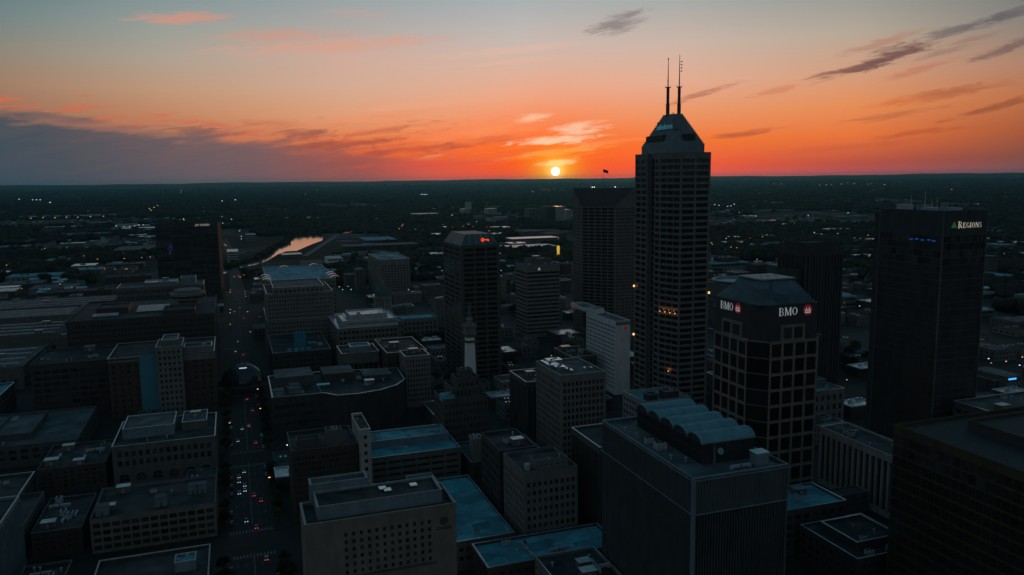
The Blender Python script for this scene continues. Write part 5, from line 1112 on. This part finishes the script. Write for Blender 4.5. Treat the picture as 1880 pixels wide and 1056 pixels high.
for (cx, cy, rx, ry, n, lab, grp) in ((150,800,60,18,26,'dark tree on the lawn in front of the domed capitol','trees on the capitol lawn'),(300,985,40,60,30,'dark park tree between the key tower and the banded office','trees in the park behind the key tower'),
        (500,560,60,40,26,'dark brownish tree at the far right beyond the glass tower','trees beyond the glass tower'),(40,560,30,8,0,'',''),(200,640,110,80,26,'dark tree in the gaps between the towers','trees between the towers'),(60,1500,50,90,36,'tree in the riverside park beyond the avenue end','riverside park trees')):
    k = 0
    for q in range(400):
        if k >= n: break
        x, y = cx+rnd.uniform(-rx, rx), cy+rnd.uniform(-ry, ry)
        if not free(x-3, x+3, y-3, y+3, 0): continue
        k += 1; tree(x, y, rnd.uniform(.9, 1.4), lab, grp)
for s in (-12.5, 13.5):
    for yy in range(250, 660, 12):
        if any(a-5 < yy < b+5 for a, b in YS) or rnd.random() < .08: continue
        tree(s, yy+rnd.uniform(-3, 3), rnd.uniform(.65, .95), 'small street tree on the pavement of the avenue', 'street trees along the avenue')
# ------------------------------------------------------------------ street lamps
b = MB(); b.bar((0,0,0),(0,0,8.5),.12,6,.07); b.bar((0,0,8.4),(1.6,0,8.9),.06,5); b.lathe([(.25,0),(.25,.5),(.12,.6)], n=8); POLE = b.mesh('street_lamp', M['dmetal'])
HEAD = {}
for k, nm in (('w','warm'),('c','cool'),('a','amber'),('r','red')):
    b = MB(); b.box(1.1,-.24,8.72,2.1,.24,8.95); HEAD[k] = b.mesh('lamp_head', M[nm])
def lamp(x, y, k, label, group, s=1., rz=0.):
    o = inst('street_lamp', POLE, None, (x, y, .15), rz); o.scale = (s,s,s); tag(o, label, 'street lamp', group); inst('lamp_head', HEAD[k], o, (0,0,0))
for s, rz, side in ((-11.6, 0, 'left'), (12.6, math.pi, 'right')):
    for yy in range(215, 1330, 29):
        if any(a-3 < yy < b+3 for a, b in YS) or rnd.random() < .72: continue
        lamp(s, yy, rnd.choice('waaw'), 'lit street lamp on the %s-hand kerb of the avenue' % side, 'street lamps on the %s kerb of the avenue' % side, 1., rz)
for (a, b_) in YS[3:8]:
    for xx in range(24, 620, 31):
        if free(xx-1, xx+1, a-2, a+2, 0) and rnd.random() < .7: lamp(xx, a-1.2, rnd.choice('waac'), 'lit street lamp along a cross street between the towers', 'street lamps on the cross streets', 1., math.pi/2)
PTS = [(35,366,'c'),(60,367,'c'),(67,367,'c'),(74,367,'c'),(92,372,'c'),(57,401,'w'),(79,400,'w'),(101,400,'w'),(122,399,'w'),(143,399,'w'),(166,398,'w'),(190,397,'w'),(213,415,'c'),(228,416,'c'),(238,416,'c'),(247,415,'c'),(255,413,'c'),(263,413,'c'),(274,383,'w'),(277,386,'w'),(283,381,'w'),(337,402,'c'),(338,404,'w'),
 (179,476,'w'),(228,475,'w'),(154,470,'w'),(260,473,'w'),(276,472,'w'),(192,494,'a'),(211,494,'a'),(230,494,'a'),(233,494,'w'),(440,424,'c'),(443,434,'c'),(443,439,'c'),(409,410,'c'),(412,449,'w'),(415,451,'w'),(430,508,'a'),(438,507,'a'),(441,509,'w'),(448,505,'a'),(456,505,'w'),
 (561,356,'c'),(583,349,'c'),(773,357,'c'),(776,357,'c'),(780,357,'c'),(783,357,'c'),(632,428,'a'),(636,427,'w'),(640,427,'a'),(644,426,'r'),(738,415,'w'),(740,412,'a'),(733,420,'w'),(763,421,'a'),(830,395,'c'),(831,417,'r'),(850,416,'a'),(860,412,'w'),(869,416,'a'),(895,417,'r'),(875,407,'w'),(898,424,'w'),(907,430,'w'),
 (516,493,'c'),(531,492,'a'),(547,492,'a'),(561,482,'w'),(650,486,'w'),(667,487,'w'),(623,527,'c'),(639,526,'c'),(629,532,'c'),(645,532,'c'),(686,541,'w'),(750,532,'c'),(697,487,'w'),
 (995,348,'a'),(1000,348,'r'),(1007,349,'a'),(1018,347,'a'),(1030,348,'a'),(978,352,'w'),(1043,466,'a'),(918,466,'c'),(920,497,'c'),(812,497,'c'),
 (1306,446,'c'),(1308,449,'w'),(1325,445,'c'),(1333,438,'c'),(1342,454,'w'),(1353,455,'w'),(1390,476,'w'),(1380,448,'a'),(1376,430,'a'),(1377,437,'r'),(1379,424,'a'),(1388,397,'c'),(1336,379,'c'),(1342,378,'c'),(1348,375,'c'),(1357,390,'w'),(1400,435,'w'),(1408,431,'a'),(1399,458,'w'),(1320,377,'c'),(1312,376,'c'),
 (1421,338,'c'),(1434,338,'c'),(1505,340,'c'),(1517,340,'c'),(1527,339,'c'),(1545,338,'c'),(1557,336,'c'),(1568,337,'c'),(1594,338,'c'),(1600,337,'c'),(1624,339,'c'),(1747,348,'w'),(1484,396,'c'),(1557,391,'c'),(1495,427,'c'),(1538,429,'c'),(1594,432,'w'),(1552,458,'w'),(1581,479,'c'),(1586,483,'a'),(1420,482,'r'),(1428,482,'a'),(1447,460,'w'),(1550,556,'w'),(1578,562,'c'),
 (1844,466,'w'),(1815,659,'c'),(1847,664,'w'),(1877,656,'w'),(1872,671,'c'),(1840,586,'w'),(1846,586,'w'),(1785,515,'w'),
 (12,487,'w'),(40,530,'a'),(110,522,'w'),(332,346,'c'),(333,350,'c'),(331,353,'w'),(334,341,'c'),(245,343,'w'),(282,345,'w'),(358,348,'w'),(408,369,'c'),(432,367,'c'),(425,403,'c')]
for (px, py, k) in PTS:
    hy = 341-24*px/1880
    x, y = gpt(px, max(py, hy+10.5)+0, 8.8); d = math.hypot(x, y); s = min(7., max(1.1, d/1150)); x, y = gpt(px, max(py, hy+10.5), 8.8*s)
    lamp(x-1.6*s, y, k, 'lit lamp glowing far out on the dark plain', 'lamps scattered over the far plain', s)
for q in range(20):
    D = 1300*math.exp(rnd.random()*math.log(5)); a = YAW+rnd.uniform(-.6, .6); x, y = D*math.sin(a), D*math.cos(a)
    if river_mask(np.array([x]), np.array([y]))[0]: continue
    lamp(x, y, rnd.choice('wacaww'), 'lit lamp glowing far out on the dark plain', 'lamps scattered over the far plain', min(5., D/1500+rnd.uniform(0,.5)))
_h = bpy.data.objects['blank_wall_hotel']
for (x, y, z) in ((79.5, 318, 11.), (92, 288, 10.)):
    b = MB(); b.box(-.3,-.15,-.2,.3,.15,.2); b.build('wall_lamp', M['warm'], None, (x, y, z)); o = bpy.data.objects['wall_lamp'] if z == 11. else bpy.data.objects['wall_lamp.001']
    tag(o, 'warm wall lamp glowing on the wall %s' % ('under the blue-grey roof beside the tan hotel' if z == 11. else 'of the long low building in the bottom centre'), 'wall lamp')
    l = bpy.data.lights.new('wall_lamp_glow', 'POINT'); l.energy = 60; l.color = (1,.45,.2); l.shadow_soft_size = .3; q = bpy.data.objects.new('wall_lamp_glow', l); C.objects.link(q); q.location = (x, y-1.2, z-.4)
# ------------------------------------------------------------------ cars
def car_parts(col):
    b = MB(); prof = [(-2.2,.35),(-2.25,.8),(-1.6,.92),(-.9,1.42),(.7,1.45),(1.5,.98),(2.2,.85),(2.25,.4)]     # side view, front at +x
    for (a, c) in zip(prof, prof[1:]+prof[:1]):
        wa, wc = (.72 if a[1] > 1.2 else .9), (.72 if c[1] > 1.2 else .9); b.quad((a[0],-wa,a[1]),(a[0],wa,a[1]),(c[0],wc,c[1]),(c[0],-wc,c[1]))
    for s in (-1, 1):
        pts = [(p[0], s*(.72 if p[1] > 1.2 else .9), p[1]) for p in prof]; b.quad(*(pts if s < 0 else pts[::-1]))
    body = b.mesh('body', col)
    g = MB(); g.quad((1.42,-.86,1.03),(1.42,.86,1.03),(.72,.72,1.47),(.72,-.72,1.47)); g.quad((-1.55,-.86,.97),(-.93,-.72,1.44),(-.93,.72,1.44),(-1.55,.86,.97))
    for s in (-1, 1): g.quad((-1.3,s*.92,.98),(1.2,s*.92,.98),(.65,s*.76,1.38),(-.85,s*.76,1.38))
    win = g.mesh('car_window', M['glass'])
    w = MB(); w.bar((0,-.12,0),(0,.12,0),.33,14); whl = w.mesh('wheel', M['dmetal'])
    l = MB(); l.box(-.04,-.2,-.1,.04,.2,.1); return body, win, whl, l.mesh('headlight', M['head']), l.mesh('tail_light', M['red']), l.mesh('lamp_off', M['dmetal'])
CARS = {k: car_parts(mat('car_paint_'+k, c, rough=.35, spec=.5, var=.05)) for k, c in dict(white=(.6,.6,.6), black=(.015,.015,.017), silver=(.32,.33,.34), red=(.22,.02,.02), blue=(.03,.06,.16), grey=(.12,.12,.125)).items()}
def car(x, y, rz, colr, lit, label, group):
    body, win, whl, hl, tl, off = CARS[colr]; r_ = empty('parked_car' if not lit else 'car', (x, y, .06), label, 'car', group, rz)
    inst('body', body, r_, (0,0,0)); inst('car_window', win, r_, (0,0,0))
    for a in (-1.35, 1.4):
        for s in (-.82, .82): inst('wheel', whl, r_, (a, s, .33))
    for s in (-.6, .6): inst('headlight', hl if lit else off, r_, (2.26, s, .65)); inst('tail_light', tl if lit else off, r_, (-2.25, s, .68))
ordn = ['nearest','second','third','fourth','fifth','sixth','seventh','eighth','ninth','tenth','eleventh','twelfth','thirteenth','fourteenth','fifteenth']
EAST, WEST = -math.pi/2, math.pi/2
lanes = [(-2.2, EAST, [345,412,455,463,486,575,760,905]), (-5.2, EAST, [452,470,478,548,700,850,1120]), (2.4, WEST, [402,446,580,655,830,1150]), (5.8, WEST, [365,437,540,620,790,1060])]
nm = {(-2.2):'oncoming lane by the centre line', (-5.2):'oncoming lane by the kerb', 2.4:'outgoing lane by the centre line', 5.8:'outgoing lane by the kerb'}
for X_, rz, ys in lanes:
    for i, yy in enumerate(ys):
        c = rnd.choice(list(CARS)); car(X_, yy, rz, c, True, '%s car with lights on, %s in the avenue\'s %s' % (c, ordn[i], nm[X_]), 'cars driving on the avenue')
for X_, side in ((-9.4,'left'), (10.2,'right')):
    i = 0
    for yy in range(255, 660, 13):
        if any(a-6 < yy < b+6 for a, b in YS) or rnd.random() < .45 or i > 13: continue
        c = rnd.choice(list(CARS)); car(X_, yy, EAST if X_ < 0 else WEST, c, False, '%s parked car, %s along the %s kerb of the avenue' % (c, ordn[i], side), 'cars parked along the avenue'); i += 1
# ------------------------------------------------------------------ air
hb = MB(); hb.box(-29500,-29500,-1.0,29500,29500,262); hv = bpy.data.materials.new('haze_air'); hv.use_nodes = True; t_ = hv.node_tree; t_.nodes.clear()
pvn = t_.nodes.new('ShaderNodeVolumePrincipled'); on = t_.nodes.new('ShaderNodeOutputMaterial'); t_.links.new(pvn.outputs[0], on.inputs['Volume'])
pvn.inputs['Color'].default_value = (.13,.58,.85,1); pvn.inputs['Density'].default_value = 2.2e-5; pvn.inputs['Anisotropy'].default_value = .6
o = hb.build('haze', hv); o['kind'] = 'stuff'
